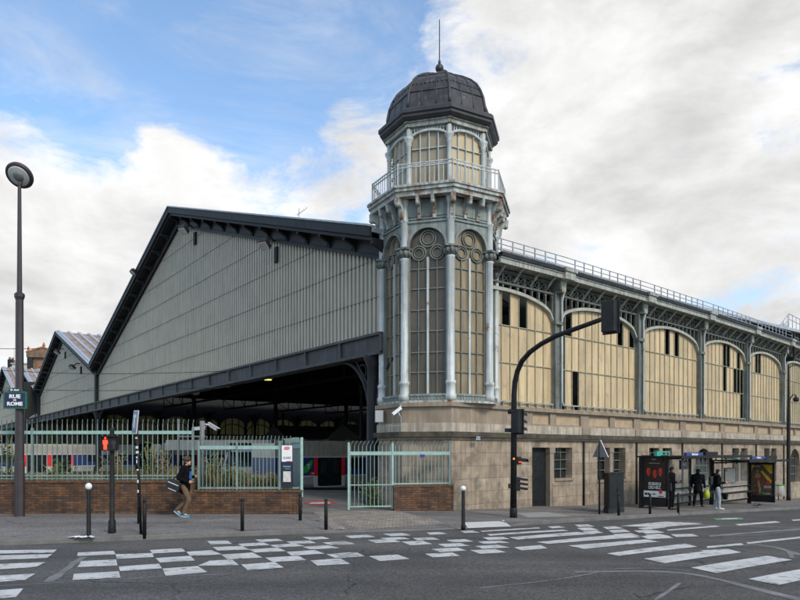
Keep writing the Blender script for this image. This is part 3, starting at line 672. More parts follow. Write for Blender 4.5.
for k in range(len(PIL)):
    for (c, hw) in ((PIL[k],.3),((PIL[k]+PIL[min(k+1,len(PIL)-1)])/2,.2)):
        if c-hw < S0 or c+hw > S1: continue
        i, x = along(c); b.M = bayF(i); b.box(x-hw,x+hw,-.15,-.0,H(.97)+.002,H(1.53)-.002)
        if hw > .25: b.box(x-hw,x+hw,-.23,-.15,H(.66),H(.96))
b.build('parapet_pilaster', M['stoneplain'], wall)
for k in range(1,len(PIL)):
    i, x = along(PIL[k]-.1); F = bayF(i); b = MB(F); gz = ground(*(F @ Vector((x,0,0))).xy)
    b.tube([(x,-.17,gz),(x,-.17,H(.36))],.045,8); b.build('drainpipe', M['darkgrey'], wall)
# ------------------------------------------------------------------ octagonal corner tower
TX, TY, TH0 = 1.503, 25.5, 7.0
def tv(th, r): return Vector((TX + r*math.sin(R(th)), TY - r*math.cos(R(th))))
TH = [TH0+45*k for k in range(-4,4)]
tower = thing('corner_tower', 'tall octagonal iron and glass tower with dark lead dome and balcony at the street corner', 'tower', (TX,TY,ground(TX,TY)))
F0b = bayF(0)
def basepoly(d):
    q = [F0b @ Vector((4.62, -.3-d, 0)), F0b @ Vector((4.62, .6, 0))]
    return [tuple(tv(7,2.32+d*1.08))] + [tuple(p.xy) for p in q] + [tuple(tv(t,2.32+d*1.08)) for t in (142,187,-128,-83,-38)]
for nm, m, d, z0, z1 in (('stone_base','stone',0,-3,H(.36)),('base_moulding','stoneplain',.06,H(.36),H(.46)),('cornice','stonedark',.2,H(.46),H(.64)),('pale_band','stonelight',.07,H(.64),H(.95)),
                         ('parapet','stoneplain',.02,H(.95),H(1.52)),('parapet_cap','stoneplain',.13,H(1.52),H(1.66))):
    b = MB(); b.prismz(basepoly(d), z0, z1); b.build(nm, M[m], tower)
b = MB(); b.prismz([tuple(tv(t,2.36)) for t in TH], H(1.66), H(1.74)); b.build('window_ledge', M['bluerust'], tower)
def tface(k, r): 
    t = TH[k]+22.5; a = r*math.cos(R(22.5)); c = Vector((TX+a*math.sin(R(t)), TY-a*math.cos(R(t)), 0))
    return Matrix.Translation(c) @ Matrix.Rotation(R(t),4,'Z')
def circ(cx, cz, r, a0, a1, n): return [(cx+r*math.cos(R(a0+(a1-a0)*i/n)), cz+r*math.sin(R(a0+(a1-a0)*i/n))) for i in range(n+1)]
for k in range(8):
    F = tface(k, 2.18); hw = .67; SP = H(7.16)
    gm = {-38:'tan2', 7:'tan3', -83:'tan3'}.get(TH[k], 'tan3')
    b = MB(F); b.prism([(-hw-.02,H(1.74)),(hw+.02,H(1.74))]+circ(0,SP,hw+.02,0,180,16), .12,.15)
    wd = b.build('window', M[gm], tower)
    b = MB(F)
    top = circ(0,SP,hw,180,0,18); A = [(-hw,H(1.74))]+top+[(hw,H(1.74))]; B_ = [(-.84,H(1.74))]+[(max(-.84,min(.84,x*1.4)), H(8.0)) for x,z in top]+[(.84,H(1.74))]
    b.strip(A, B_, -.02, .16); b.strip(circ(0,SP,hw-.02,180,0,18), circ(0,SP,hw+.07,180,0,18), -.07, .0)
    b.box(-.84,.84,-.06,.16,H(1.74),H(1.98)); b.box(-.84,.84,-.1,.1,H(1.9),H(1.96))
    for j in range(12): b.box(-.7+j*.12,-.66+j*.12,-.085,-.055,H(1.78),H(1.88))
    b.build('window_surround', M['bluedark'], tower)  # surround a darker grey than the pale columns
    b = MB(F)
    b.box(-.035,.035,.03,.12,H(1.96),H(6.8)); b.build('window_mullion', M['blue'], wd); b = MB(F)
    for x in (-.335,.335): b.box(x-.016,x+.016,.06,.12,H(1.96),H(6.75))
    for x in (-.65,.65): b.box(x-.02,x+.02,.05,.12,H(1.96),SP)
    for z in (2.75,3.45,4.2,4.95,5.7,6.4): b.box(-hw,hw,.07,.12,H(z)-.018,H(z)+.018)
    for (cx,cz,r) in ((0,7.46,.29),(0,7.46,.2),(-.33,6.96,.25),(-.33,6.96,.17),(.33,6.96,.25),(.33,6.96,.17)): b.ring((cx,.08,H(cz)),r,.024 if r<.22 else .032)
    b.build('window_tracery', M['tracery'], wd)
    # frieze above the window with corbels
    b = MB(F); b.box(-.86,.86,.0,.16,H(8.0),H(8.85)); b.box(-.88,.88,-.07,.0,H(8.0),H(8.07)); b.box(-.88,.88,-.05,.0,H(8.12),H(8.16))
    for (a,c) in ((-.72,-.33),(-.2,.2),(.33,.72)): b.box(a,c,-.03,.0,H(8.22),H(8.66))
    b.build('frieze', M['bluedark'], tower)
    for x in (-.27,.27):
        b = MB(F); b.prism([(x-.06,H(8.12)),(x+.06,H(8.12)),(x+.06,H(8.8)),(x-.06,H(8.8))], -.1,.02)
        b.M = F @ Matrix.Translation((x,0,0)) @ Matrix.Rotation(R(90),4,'Z')
        b.prism([(-.02,H(8.2)),(-.14,H(8.3)),(-.2,H(8.5)),(-.42,H(8.62)),(-.45,H(8.82)),(-.02,H(8.82))], -.055,.055); b.ball((-.36,0,H(8.6)),.085,8,6)
        b.build('corbel', M['bluerust'], tower)
    # balcony fascia, railing and lantern
    F2 = tface(k, 2.64); wv = 2.64*.3827
    b = MB(F2); b.box(-wv,wv,0,.3,H(8.83),H(9.0)); b.box(-wv-.03,wv+.03,-.07,.25,H(9.0),H(9.12)); b.box(-wv-.05,wv+.05,-.12,.3,H(9.12),H(9.2)); b.build('balcony_fascia', M['bluerust'], tower)
    F3 = tface(k, 2.56); wv = 2.56*.3827; b = MB(F3)
    for z in (9.98,9.86,9.26): b.box(-wv,wv,-.018,.018,H(z)-.018,H(z)+.018)
    for j in range(13): x = -wv+2*wv*j/12; b.box(x-.011,x+.011,-.011,.011,H(9.2),H(9.98))
    b.box(-wv-.02,-wv+.02,-.02,.02,H(9.2),H(10.02)); b.build('balcony_railing', M['blue'], tower)
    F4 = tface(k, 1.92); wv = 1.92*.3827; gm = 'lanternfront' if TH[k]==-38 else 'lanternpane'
    apex = lambda x: H(10.95)+.42*math.sqrt(max(0,1-(x/(wv+.05))**2))
    X = [-wv+.08+(2*wv-.16)*t/14 for t in range(15)]
    b = MB(F4); b.strip([(x,H(9.2)) for x in X],[(x,apex(x)) for x in X],.1,.13); wd = b.build('lantern_window', M[gm], tower)
    b = MB(F4); b.strip([(x,apex(x)-.03) for x in X],[(x,apex(x)+.05) for x in X],-.03,.12); b.box(-wv,wv,0,.12,H(9.2),H(9.42))
    for x in (-.33,0,.33): b.box(x-.014,x+.014,.02,.1,H(9.2),apex(x))
    for z in (10.2,10.75): b.box(-wv+.1,wv-.1,.04,.1,H(z)-.013,H(z)+.013)
    for j in range(13):
        x = -wv+.1+(2*wv-.2)*j/12; b.box(x-.02,x+.02,.0,.1,apex(x)+.03,H(11.5))
    b.box(-wv,wv,.04,.14,H(11.42),H(11.5)); b.build('lantern_frame', M['blue'], wd)
    b = MB(F4); b.strip([(x,apex(x)) for x in X],[(x,H(11.45)) for x in X],.12,.15); b.build('lantern_backing', M['inside'], wd)
    b = MB(F4); b.box(-wv-.1,wv+.1,-.12,.2,H(11.5),H(11.7)); b.box(-wv-.13,wv+.13,-.17,.2,H(11.64),H(11.72)); b.build('lantern_cornice', M['pale'], tower)
b = MB(); b.prismz([tuple(tv(t,2.6)) for t in TH], H(9.0), H(9.19)); b.build('balcony_floor', M['steel'], tower)
b = MB(); b.prismz([tuple(tv(t,1.85)) for t in TH], H(1.7), H(1.73)); b.prismz([tuple(tv(t,1.3)) for t in TH], H(1.73), H(11.5)); b.build('tower_core', M['inside'], tower)
for t in TH:
    p = tv(t,2.18); c = (p.x,p.y,0)
    b = MB(); b.lathe([(.2,H(1.74)),(.2,H(1.93)),(.17,H(1.97)),(.165,H(2.3)),(.19,H(2.33)),(.19,H(2.4)),(.14,H(2.46)),(.132,H(6.7)),(.165,H(6.76)),(.13,H(6.8)),(.13,H(7.1)),(.13,H(8.05)),(.17,H(8.1)),(.14,H(8.16)),(.14,H(8.6)),(.2,H(8.8)),(.2,H(8.84))], c, 12)
    c_ = b.build('column', M['blue'], tower)
    b = MB(Matrix.Translation(Vector(c)) @ Matrix.Rotation(R(t),4,'Z'))
    for a in range(8): b.ball((.2*math.sin(a*.785),.2*math.cos(a*.785),H(6.95)),(.07,.07,.12),6,5)
    b.box(-.24,.24,-.24,.24,H(7.06),H(7.13)); b.lathe([(.16,H(6.78)),(.2,H(6.9)),(.22,H(7.06))],(0,0,0),12)
    b.build('capital', M['wallcol'], c_)
    b = MB(Matrix.Translation(Vector(c)) @ Matrix.Rotation(R(t+90),4,'Z')); b.prism([(-.05,H(7.95)),(-.22,H(8.2)),(-.26,H(8.5)),(-.48,H(8.62)),(-.5,H(8.83)),(-.05,H(8.83))],-.08,.08); b.ball((-.4,0,H(8.6)),.11,8,6); b.build('corbel', M['bluerust'], tower)
    p = tv(t,1.92); b = MB(); b.lathe([(.11,H(9.2)),(.11,H(9.5)),(.085,H(9.55)),(.08,H(10.85)),(.11,H(10.9)),(.09,H(10.95)),(.16,H(11.08)),(.17,H(11.16)),(.085,H(11.19)),(.085,H(11.5))],(p.x,p.y,0),10); b.build('lantern_column', M['blue'], tower)
def octa(prof, nm, m):
    b = MB(); vs = []; n = len(prof)
    for r_, z in prof:
        for t in TH: q = tv(t,r_); vs.append((q.x,q.y,H(z)))
    fs = [(i*8+k, i*8+(k+1)%8, (i+1)*8+(k+1)%8, (i+1)*8+k) for i in range(n-1) for k in range(8)] + [tuple(range(7,-1,-1)), tuple((n-1)*8+k for k in range(8))]
    b.add(vs, fs); return b.build(nm, M[m], tower)
octa([(1.95,11.66),(2.2,11.7),(2.28,11.78),(2.28,11.86),(2.34,11.9),(2.34,12.02),(2.26,12.1),(2.0,12.22)],'dome_eave','leadedge')
DP = [(2.0,12.2),(1.98,12.45),(1.91,12.8),(1.79,13.1),(1.62,13.38),(1.38,13.61),(1.07,13.82),(.72,14.01),(.36,14.15),(.12,14.2)]
dome = octa(DP,'dome','lead')
b = MB()
for t in TH:
    b.tube([(*tv(t,r_+.01),H(z)) for r_,z in DP], .05, 6)
for k in range(8):
    for f in (.33,.67):
        P = [(*tv(TH[k],r_+.004).lerp(tv(TH[k]+45,r_+.004),f),H(z)) for r_,z in DP[:-1]]; b.tube(P,.022,5)
    for r_,z in ((1.91,12.8),(1.38,13.61)): b.tube([(*tv(TH[k],r_+.01),H(z)),(*tv(TH[k]+45,r_+.01),H(z))],.022,5)
    for j in range(9):
        q = tv(TH[k],1.76).lerp(tv(TH[k]+45,1.76),(j+.5)/9); b.ball((q.x,q.y,H(13.14)),.055,6,5)
b.build('dome_rib', M['leadedge'], dome)
b = MB(); b.lathe([(.3,13.85+CZ),(.2,14.0+CZ),(.09,14.1+CZ),(.09,14.4+CZ)],(TX,TY,0),12); b.ball((TX,TY,H(14.52)),.16,14,10); b.lathe([(.05,H(14.64)),(.05,H(14.8)),(.022,H(14.85)),(.018,H(16.35)),(.004,H(16.4))],(TX,TY,0),8); b.build('finial', M['leadedge'], tower)
b = MB(tface(4,2.32))
q = gp(485,440)
pl = thing('street_plaque', 'small dark blue street name plaque on the stone tower base under the cornice', 'sign', (0,0,0))
Fp = frame((*tv(7,2.345),0), 47.5)
pl.location = Fp @ Vector((1.08,-.27,H(.42))); pl.rotation_euler = (0,0,R(90-47.5))
Fw = wmat(pl); b = MB(Fw); b.box(-.15,.15,0,.02,-.085,.085); b.build('plate', M['blueSign'], pl); b = MB(Fw)
for (a,c,z) in ((-.1,.1,.035),(-.12,.12,-.035)):
    x = a
    while x < c: b.box(x,x+.02,-.004,0,z-.022,z+.022); x += .03
b.build('lettering', M['posterwhite'], pl)

# ------------------------------------------------------------------ train shed with its row of gables
F0 = (-.5,25.2); FS = frame((F0[0],F0[1],0), 143.3)          # x = -t along the front, y into the shed
shed = thing('train_shed', 'broad iron train shed with a row of grey clad gables above a dark open hall', 'building', (F0[0],F0[1],ground(*F0)), R(90-143.3))
RL = [(0,8.3),(23.2,15.75),(45.9,7.9),(62.5,13.3),(78,8.0),(86.5,10.8),(95,8.0),(111.9,14.2),(129,8.0)]
def roofz(t):
    for (a,za),(c,zc) in zip(RL,RL[1:]):
        if a <= t <= c: return za+(zc-za)*(t-a)/(c-a)
    return RL[0][1]
spans = [(0,23.2,45.9),(45.9,62.5,78),(78,86.5,95),(95,111.9,129)]
BT, BB = 4.4, 3.65
for si, (ta,tm,tb) in enumerate(spans):
    b = MB(FS); pitch = .29 if si == 0 else .45; t = ta+.05; vs = []
    zr = lambda t: H(roofz(t))-.9
    while t < tb-.05:
        for dt, y in ((0,.13),(pitch*.36,.13),(pitch*.42,-.02),(pitch*.94,-.02)):
            q = min(t+dt, tb-.03); vs += [(-q,y,H(BT)),(-q,y,max(H(BT)+.05,zr(q)))]
        t += pitch
    b.add(vs, [(2*i,2*i+2,2*i+3,2*i+1) for i in range(len(vs)//2-1)])
    g_ = b.build('gable_cladding', M['clad'], shed)
    b = MB(FS); h = BT+1.46
    while h < RL[[r[0] for r in RL].index(tm)][1]-1.2:
        def inv(t0, t1):                                        # where the roofline falls to this height
            lo, hi = t0, t1
            for _ in range(40):
                m_ = (lo+hi)/2
                if roofz(m_)-1 > h: hi = m_
                else: lo = m_
            return hi
        x0 = inv(ta,tm); x1 = inv(tb,tm); b.box(-x1,-x0,-.03,.1,H(h)-.013,H(h)+.013); h += 1.46
    b.build('cladding_seam', M['seam'], g_)
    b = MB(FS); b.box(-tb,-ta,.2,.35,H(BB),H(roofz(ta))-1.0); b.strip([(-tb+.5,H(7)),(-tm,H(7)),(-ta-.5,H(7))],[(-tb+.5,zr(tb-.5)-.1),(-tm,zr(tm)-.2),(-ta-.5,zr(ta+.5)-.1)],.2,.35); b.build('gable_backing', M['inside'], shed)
    # rafter fascias: capped board on top, recessed panels and brackets below
    for (a,c) in ((ta,tm),(tm,tb)):
        za, zc = H(roofz(a)), H(roofz(c)); L_ = math.hypot(c-a,zc-za)
        b = MB(FS); A = [(-a,za),(-c,zc)]
        off = lambda d: [(-a,za-d),(-c,zc-d)]
        b.strip(off(.4),off(.03),-.8,-.68); b.strip(off(.55),off(.42),-.68,.0); b.strip(off(1.15),off(.5),-.1,.05); b.strip(off(1.18),off(1.06),-.2,-.1); b.strip(off(.58),off(.5),-.2,-.1)
        fa = b.build('rafter_fascia', M['steel'], shed)
        b = MB(FS); n = max(4,int(L_/(1.9 if si==0 else 1.3)))
        for j in range(n):
            t = a+(c-a)*(j+.5)/n; sl_ = (zc-za)/(c-a); w2 = (c-a)/n*.34
            z = lambda q: H(roofz(min(max(q,a),c)))
            b.strip([(-(t-w2),z(t-w2)-1.0),(-(t+w2),z(t+w2)-1.0)],[(-(t-w2),z(t-w2)-.66),(-(t+w2),z(t+w2)-.66)],-.13,-.1)
            t2 = a+(c-a)*j/n+.06; b.M = FS @ Matrix.Translation((-t2,0,z(t2))) @ Matrix.Rotation(R(90),4,'Z')
            b.prism([(-.1,-1.06),(-.1,-.56),(-.66,-.56),(-.66,-.66),(-.3,-.8)],-.06,.06); b.M = FS
        b.build('fascia_bracket', M['steel'], fa)
        b = MB(FS); b.strip(off(.03),off(-.04),-.86,-.5); b.build('roof_edge', M['zinc'], fa)
        depth = 85 if si < 2 else 9
        b = MB(FS)
        if si == 0 and a < 20: b.strip(off(.22),off(.04),-.68,3); b.strip(off(.22),off(.04),13,depth)
        else: b.strip(off(.22),off(.04),-.68,depth)
        rf = b.build('roof', M['rustroof'] if a > 40 else M['zinc'], shed)
        b = MB(FS); (b.strip(off(.34),off(.225),.3,3 if si == 0 and a < 20 else depth-.2)); (b.strip(off(.34),off(.225),13,depth-.2) if si == 0 and a < 20 else None); b.build('roof_shade_sheet', M['inside'], rf)  # dark sheet standing in for the shade under the roof
        if si == 0 and a < 20: b = MB(FS); b.strip(off(.15),off(.1),3,13); b.build('roof_glazing', M['skypane'], rf)
        if a > 40 and zc > za:
            b = MB(FS); v = -.5
            while v < min(depth,30): b.bar((-a,v,za+.02),(-c,v,zc+.02),.3,.2); v += 1.05
            b.build('roof_rib', M['zinc'], rf)
    for tt in (ta,):
        if tt > 0:
            b = MB(FS); b.box(-tt-.28,-tt+.28,-.3,.3,H(BB)-.2,H(roofz(tt))-.7); b.build('valley_post', M['steel'], shed)
# tie beam along the foot of the gables
b = MB(FS); b.box(-129,0,-.22,.2,H(BB),H(BT)); b.box(-129,0,-.34,.3,H(BT)-.07,H(BT)+.03); b.box(-129,0,-.34,.3,H(BB)-.05,H(BB)+.06)
t = 0
while t < 129: b.box(-t-.06,-t+.06,-.32,-.2,H(BB)+.06,H(BT)-.07); t += 2.9
b.build('tie_beam', M['steel2'], shed)
# columns: under the valleys on the front and in rows inside
def shedcol(t, v, top=BB, r_=.28, brackets=True, m='steel'):
    p = FS @ Vector((-t,v,0)); g = ground(p.x,p.y) - .6
    b = MB(FS @ Matrix.Translation((-t,v,0))); b.lathe([(r_*1.5,g),(r_*1.5,g+1.2),(r_,g+1.3),(r_*.85,H(top)-.5),(r_*1.4,H(top)-.1),(r_*1.4,H(top))],(0,0,0),10)
    c_ = b.build('column', M[m], shed)
    if brackets:
        b = MB(FS @ Matrix.Translation((-t,v,0)))
        for sgn in (-1,1):
            P = [(sgn*(.25+2.2*(1-math.cos(a))), 0, H(top)-2.2+2.2*math.sin(a)) for a in [i*math.pi/2/8 for i in range(9)]]; b.tube(P,.09,6)
            b.bar((sgn*.25,0,H(top)-1.2),(sgn*1.2,0,H(top)-.1),.06,.06); b.ring((sgn*.75,0,H(top)-.55),.28,.04,14,5)
        b.build('arch_bracket', M[m], c_)
for t in (.9,45.9,78,95,112,128): shedcol(t,0)
for t in (45.9,):
    for v in range(9,82,9): shedcol(t,v,6.8,.24,True,'inside')
for t in (23,62):
    for v in range(14,80,13): shedcol(t,v,5.0,.16,False,'inside')
for v in range(6,82,7): shedcol(71,v,5.2,.2,True,'inside')
# far side of the hall: cream glazing between dark ironwork, back wall, roof trusses
b = MB(FS); b.box(-80.2,-80,.3,84,H(.8),H(5.4)); gl = b.build('far_glazing', M['backpanel'], shed)
b = MB(FS)
for k in range(20):
    v = -1.4+k*4.4; b.box(-80,-79.6,v-.18,v+.18,-3,H(9))
    for q in (1.1,2.2,3.3): b.box(-79.95,-79.8,v+q-.05,v+q+.05,-3,H(5.4))
    X = [v+4.4*i/12 for i in range(13)]
    b.M = FS @ Matrix.Rotation(R(90),4,'Z')
    b.strip([(x,H(3.4)+1.6*math.sqrt(max(0,1-((x-v-2.2)/2.2)**2))) for x in X],[(x,H(9)) for x in X],79.5,79.7)
    b.strip([(x,H(2.4)+1.6*math.sqrt(max(0,1-((x-v-2.2)/2.2)**2))) for x in X],[(x,H(2.52)+1.6*math.sqrt(max(0,1-((x-v-2.2)/2.2)**2))) for x in X],79.5,79.7)
    b.M = FS
b.box(-80,-79.7,.3,84,H(2.2),H(2.4)); b.box(-80,-79.7,.3,84,-5,H(.9)); b.build('glazing_bars', M['inside'], gl)
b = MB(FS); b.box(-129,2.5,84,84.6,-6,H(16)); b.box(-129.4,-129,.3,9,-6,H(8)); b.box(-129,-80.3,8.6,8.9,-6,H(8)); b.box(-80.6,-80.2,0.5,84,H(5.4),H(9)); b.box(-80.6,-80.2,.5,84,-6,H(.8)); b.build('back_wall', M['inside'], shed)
b = MB(FS)
for v in range(7,82,9):
    for (a,m_,c) in spans[:2]:
        b.bar((-a,v,H(6.2)),(-c,v,H(6.2)),.18,.25)
        for j in range(9):
            t0 = a+(c-a)*j/8; b.bar((-t0,v,H(6.2)),(-t0,v,H(roofz(t0))-.3),.1,.1)
            if j < 8: t1 = a+(c-a)*(j+1)/8; b.bar((-t0,v,H(6.2)),(-t1,v,H(roofz(t1))-.3),.07,.07)
b.build('roof_truss', M['inside'], shed)
# things in and on the shed
k = 0
for (px,Y,wd,ap,lab) in ((352,60,6.2,2.3,'dark pitched platform canopy right of centre behind the silver train'),(392,62,5.6,2.5,'dark pitched platform canopy nearest the stone tower, under a yellow strip of light'),(283,66,6.5,2.4,'dark pitched platform canopy behind the open green gate leaf'),(300,78,5,2.0,'small dark pitched platform canopy far back in the hall')):
    o = at(px,450,Y); F = frame((o.x,o.y,0), 53.3); t_ = thing('platform_canopy', lab, 'canopy', (o.x,o.y,ground(o.x,o.y)-.6), R(90-53.3), 'platform canopies in the hall')
    Fx = F @ Matrix.Rotation(R(53.3),4,'Z')
    b = MB(F @ Matrix.Rotation(R(90),4,'Z')); b.prism([(-wd/2,H(.7)),(wd/2,H(.7)),(wd/2,H(.9)),(0,H(ap)),(-wd/2,H(.9))],-14,1); b.build('canopy_roof', M['inside'], t_)
    b = MB(F)
    for x in (0,6,12): b.lathe([(.15,-3),(.15,H(.8))],(x,0,0),8)
    b.build('post', M['inside'], t_)
def flood(t, z, lab, big=1.0):
    big *= .72
    p = FS @ Vector((-t,-1.0,H(z))); o = thing('floodlight', lab, 'floodlight', p, R(90-143.3)+.5, 'floodlights on the gables'); W = wmat(o)
    b = MB(W @ Matrix.Rotation(R(-35),4,'X')); b.prism([(-.3*big,-.12),(.3*big,-.12),(.22*big,.18),(-.22*big,.18)],-.3*big,.3*big); b.build('lamp_housing', M['darkgrey'] , o)
    b = MB(W @ Matrix.Rotation(R(-35),4,'X')); b.box(-.26*big,.26*big,-.26*big,.26*big,-.15,-.122); b.build('lamp_glass', M['lampglass'], o)
    b = MB(W); b.tube([(0,.1,.1),(0,.5,.45),(-.3,1.1,.5)],.05,6); b.build('bracket', M['darkgrey'], o)
    b = MB(FS); b.box(-t-.55-.3,-t-.55+.0,-.12,.02,H(z)-.55,H(z)+.2)
    v_ = b.build('gable_vent', M['inside'], shed)
def tpx(px): k_ = (px-400)/FPX; return (-.5-k_*25.2)/(.598+k_*.802)
for px, py, lab, big in ((200,233,'floodlight hanging under the peak of the big gable',1.15),(284,248,'floodlight under the right slope of the big gable, nearest the tower',1.1),(147,274,'floodlight high on the left slope of the big gable',.8),
                         (67,353,'floodlight under the peak of the second gable',1.2),(83,368,'floodlight lower on the right slope of the second gable',1.2),(8,393,'small floodlight on the gable left of the street lamp',1.2)):
    t = tpx(px); Y = 25.2+.802*t; flood(t, (450-py)/FPX*Y, lab, big)
p = FS @ Vector((-10,-.5,0)); an = thing('roof_antenna', 'thin television antenna standing on the roof edge of the big gable', 'antenna', at(299,222,34.5))
W = wmat(an); b = MB(W); b.tube([(0,0,-.4),(0,0,.7)],.025,6); b.build('mast', M['grey'], an); b = MB(W); b.tube([(-.1,0,.35),(.45,0,.75)],.015,5); 
for q in range(5): b.tube([(-.05+.1*q,-.2,.4+.08*q),(-.05+.1*q,.2,.4+.08*q)],.008,4)
b.tube([(0,0,.1),(-.25,0,-.4)],.015,5); b.build('aerial', M['grey'], an)
def hang(px, py, Y, lab, m):
    o = at(px,py,Y); t_ = thing('hanging_lamp', lab, 'lamp', o, 0, 'lamps hanging in the hall'); W = wmat(t_)
    b = MB(W); b.lathe([(.25,-.1),(.27,0),(.22,.12),(.08,.2),(.03,.25)],(0,0,0),14); b.build('lamp_shade', M['grey'], t_)
    b = MB(W); b.lathe([(.2,-.14),(.2,-.105)],(0,0,0),14); b.build('lamp_lens', M[m], t_); b = MB(W); b.tube([(0,0,.2),(0,0,1.6)],.02,5); b.build('cord', M['inside'], t_)
hang(268,377.5,36,'yellow glowing lamp hanging just inside the hall opening','lampglow'); hang(196,393,50,'unlit pale lamp hanging deep in the hall over the left tracks','lampglass')

# trains
def train(nm, lab, o, az, x0, x1, doors, roof, leaf=None, base=-2.1):
    F = frame((o.x,o.y,0), az); t_ = thing('train_carriage', lab, 'train', (o.x,o.y,H(base)), R(90-az), 'trains standing by the hall'); Wd = 2.9
    b = MB(F); b.box(x0,x1,0,Wd,H(-.36),H(.42)); 
    for j in range(9): b.box(x0,x1,-.02,0,H(-.3)+.085*j-.015,H(-.3)+.085*j+.015)
    b.box(x0,x1,.25,Wd-.25,H(.42),H(.52))
    b.build('upper_body', M['silver'], t_)
    b = MB(F)
    x = x0+.6
    while x < x1-1.5: b.box(x,x+1.1,.4,1.6,H(.52),H(.62)); x += 1.5
    b.build('roof_equipment', M['darkgrey'], t_)
    b = MB(F); b.box(x0,x1,0.002,Wd,H(-1.42),H(-.42)); b.build('lower_body', M['navy'], t_)
    b = MB(F); b.box(x0,x1,-.01,Wd+.01,H(-.42),H(-.36)); b.box(x0,x1,-.01,Wd,H(-1.52),H(-1.42)); b.build('stripe', M['silverlt'], t_)
    b = MB(F); x = x0
    b.box(x0,x1,.1,Wd-.1,H(base)+.12,H(-1.52))
    while x < x1-1.1: b.box(x+.05,x+1.05,.04,.1,H(base)+.18,H(-1.56)); x += 1.1
    b.build('underframe', M['silver'], t_)
    for d in doors:
        b = MB(F); b.box(d-.78,d+.78,-.03,.05,H(base)+.06,H(-.45)); dd = b.build('door', M['trainwin'], t_)
        b = MB(F); b.box(d-1.0,d-.78,-.04,.05,H(-1.45),H(-.42)); b.build('red_door_frame', M['red'], dd); b = MB(F); b.box(d+.78,d+1.0,-.04,.05,H(-1.45),H(-.42)); b.build('red_door_frame', M['red'], dd)
        b = MB(F); b.box(d-1.0,d-.78,-.045,.05,H(base)+.04,H(-1.45)); b.box(d+.78,d+1.0,-.045,.05,H(base)+.04,H(-1.45)); b.box(d-.78,d+.78,-.05,.0,H(base)+.02,H(base)+.07); b.build('door_sill', M['silverlt'], dd)
        b = MB(F); b.box(d-.02,d+.02,-.045,-.03,H(base)+.1,H(-.5)); b.box(d-.6,d-.2,-.036,-.03,H(-1.35),H(-.6)); b.box(d+.2,d+.6,-.036,-.03,H(-1.35),H(-.6)); b.build('door_glass', M['glassdark'], dd)
    b = MB(F); x = x0+.4
    while x < x1-1:
        if all(abs(x+.6-d) > 1.7 for d in doors) and not (leaf and abs(x+.6-leaf) < 1.5): b.box(x,x+1.1,-.012,.01,H(-1.05),H(-.5)); b.build('window', M['trainwin'], t_); b = MB(F)
        x += 1.4
    if leaf is not None:
        b = MB(F); P = []
        for i in range(15):
            a = i/14*2*math.pi; u = math.cos(a)*.46; v = math.sin(a)*.17*(1-.35*math.cos(a)); ca, sa = math.cos(R(52)), math.sin(R(52)); P.append((leaf+u*ca-v*sa, H(-.93)+u*sa+v*ca))
        b.prism(P[:-1],-.02,.0); lf = b.build('leaf_emblem', M['leaf'], t_)
        b = MB(F); b.tube([(leaf-.25,-.01,H(-1.22)),(leaf-.36,-.01,H(-1.38))],.03,5); b.build('leaf_stem', M['leaf'], lf)
        text('T',.34,M['white'],F @ Matrix.Translation((leaf+.02,-.026,H(-.92))) , t_)
        b = MB(F); b.prism([(leaf+.1,H(-1.38)),(leaf+.62,H(-1.38)),(leaf+.68,H(-1.3)),(leaf+.6,H(-1.22)),(leaf+.2,H(-1.22)),(leaf+.08,H(-1.3))],-.02,0); b.build('logo_badge', M['red'], t_)
        text('SNCF',.13,M['white'],F @ Matrix.Translation((leaf+.38,-.025,H(-1.3))), t_)
    return t_
train('a','silver train with navy lower half and red framed door facing the open gateway', Vector((-4.0,38)), 53.3, -3.4, 24, (0,9,18), None, -1.38)
train('b','silver and navy train with red doors standing outside behind the left fence', Vector((-27.8,62)), 53.3, -14, 3.2, (-5.2,-3.2), None)
train('c','silver and navy train with two red doors behind the sign pole and fence', Vector((-20.2,60)), 53.3, -1.2, 12, (1.2,5.6), None)
o = at(263,450,46); F = frame((o.x,o.y,0), 20); t_ = thing('train_nose', 'white and pale blue train front with slanted windscreen standing behind the fence', 'train', (o.x,o.y,H(-2.15)), R(70), 'trains standing by the hall')
b = MB(F @ Matrix.Rotation(R(0),4,'Z'))
b.prism([(-1.0,H(-2.0)),(5,H(-2.0)),(5,H(.15)),(.2,H(.15)),(-.4,H(-.1)),(-1.0,H(-1.2))],0,2.6); b.build('body', M['trainwhite'], t_)
b = MB(F); b.prism([(-.2,H(-1.1)),(.4,H(-1.1)),(.5,H(-.2)),(.15,H(-.2))],-.02,.0); b.box(.8,1.6,-.02,0,H(-1.3),H(-.15)); b.box(2.2,3.4,-.02,0,H(-1.1),H(-.25)); b.build('window_band', M['trainwin'], t_)
b = MB(F @ Matrix.Rotation(R(0),4,'Z')); b.prism([(-.98,H(-1.12)),(-.44,H(-.13)),(-.49,H(-.13)),(-1.03,H(-1.12))],.2,2.4); b.build('windscreen', M['trainwin'], t_)
b = MB(F); b.box(-1.02,5,-.025,0,H(-1.75),H(-1.45)); b.build('stripe', M['blueBright'], t_)
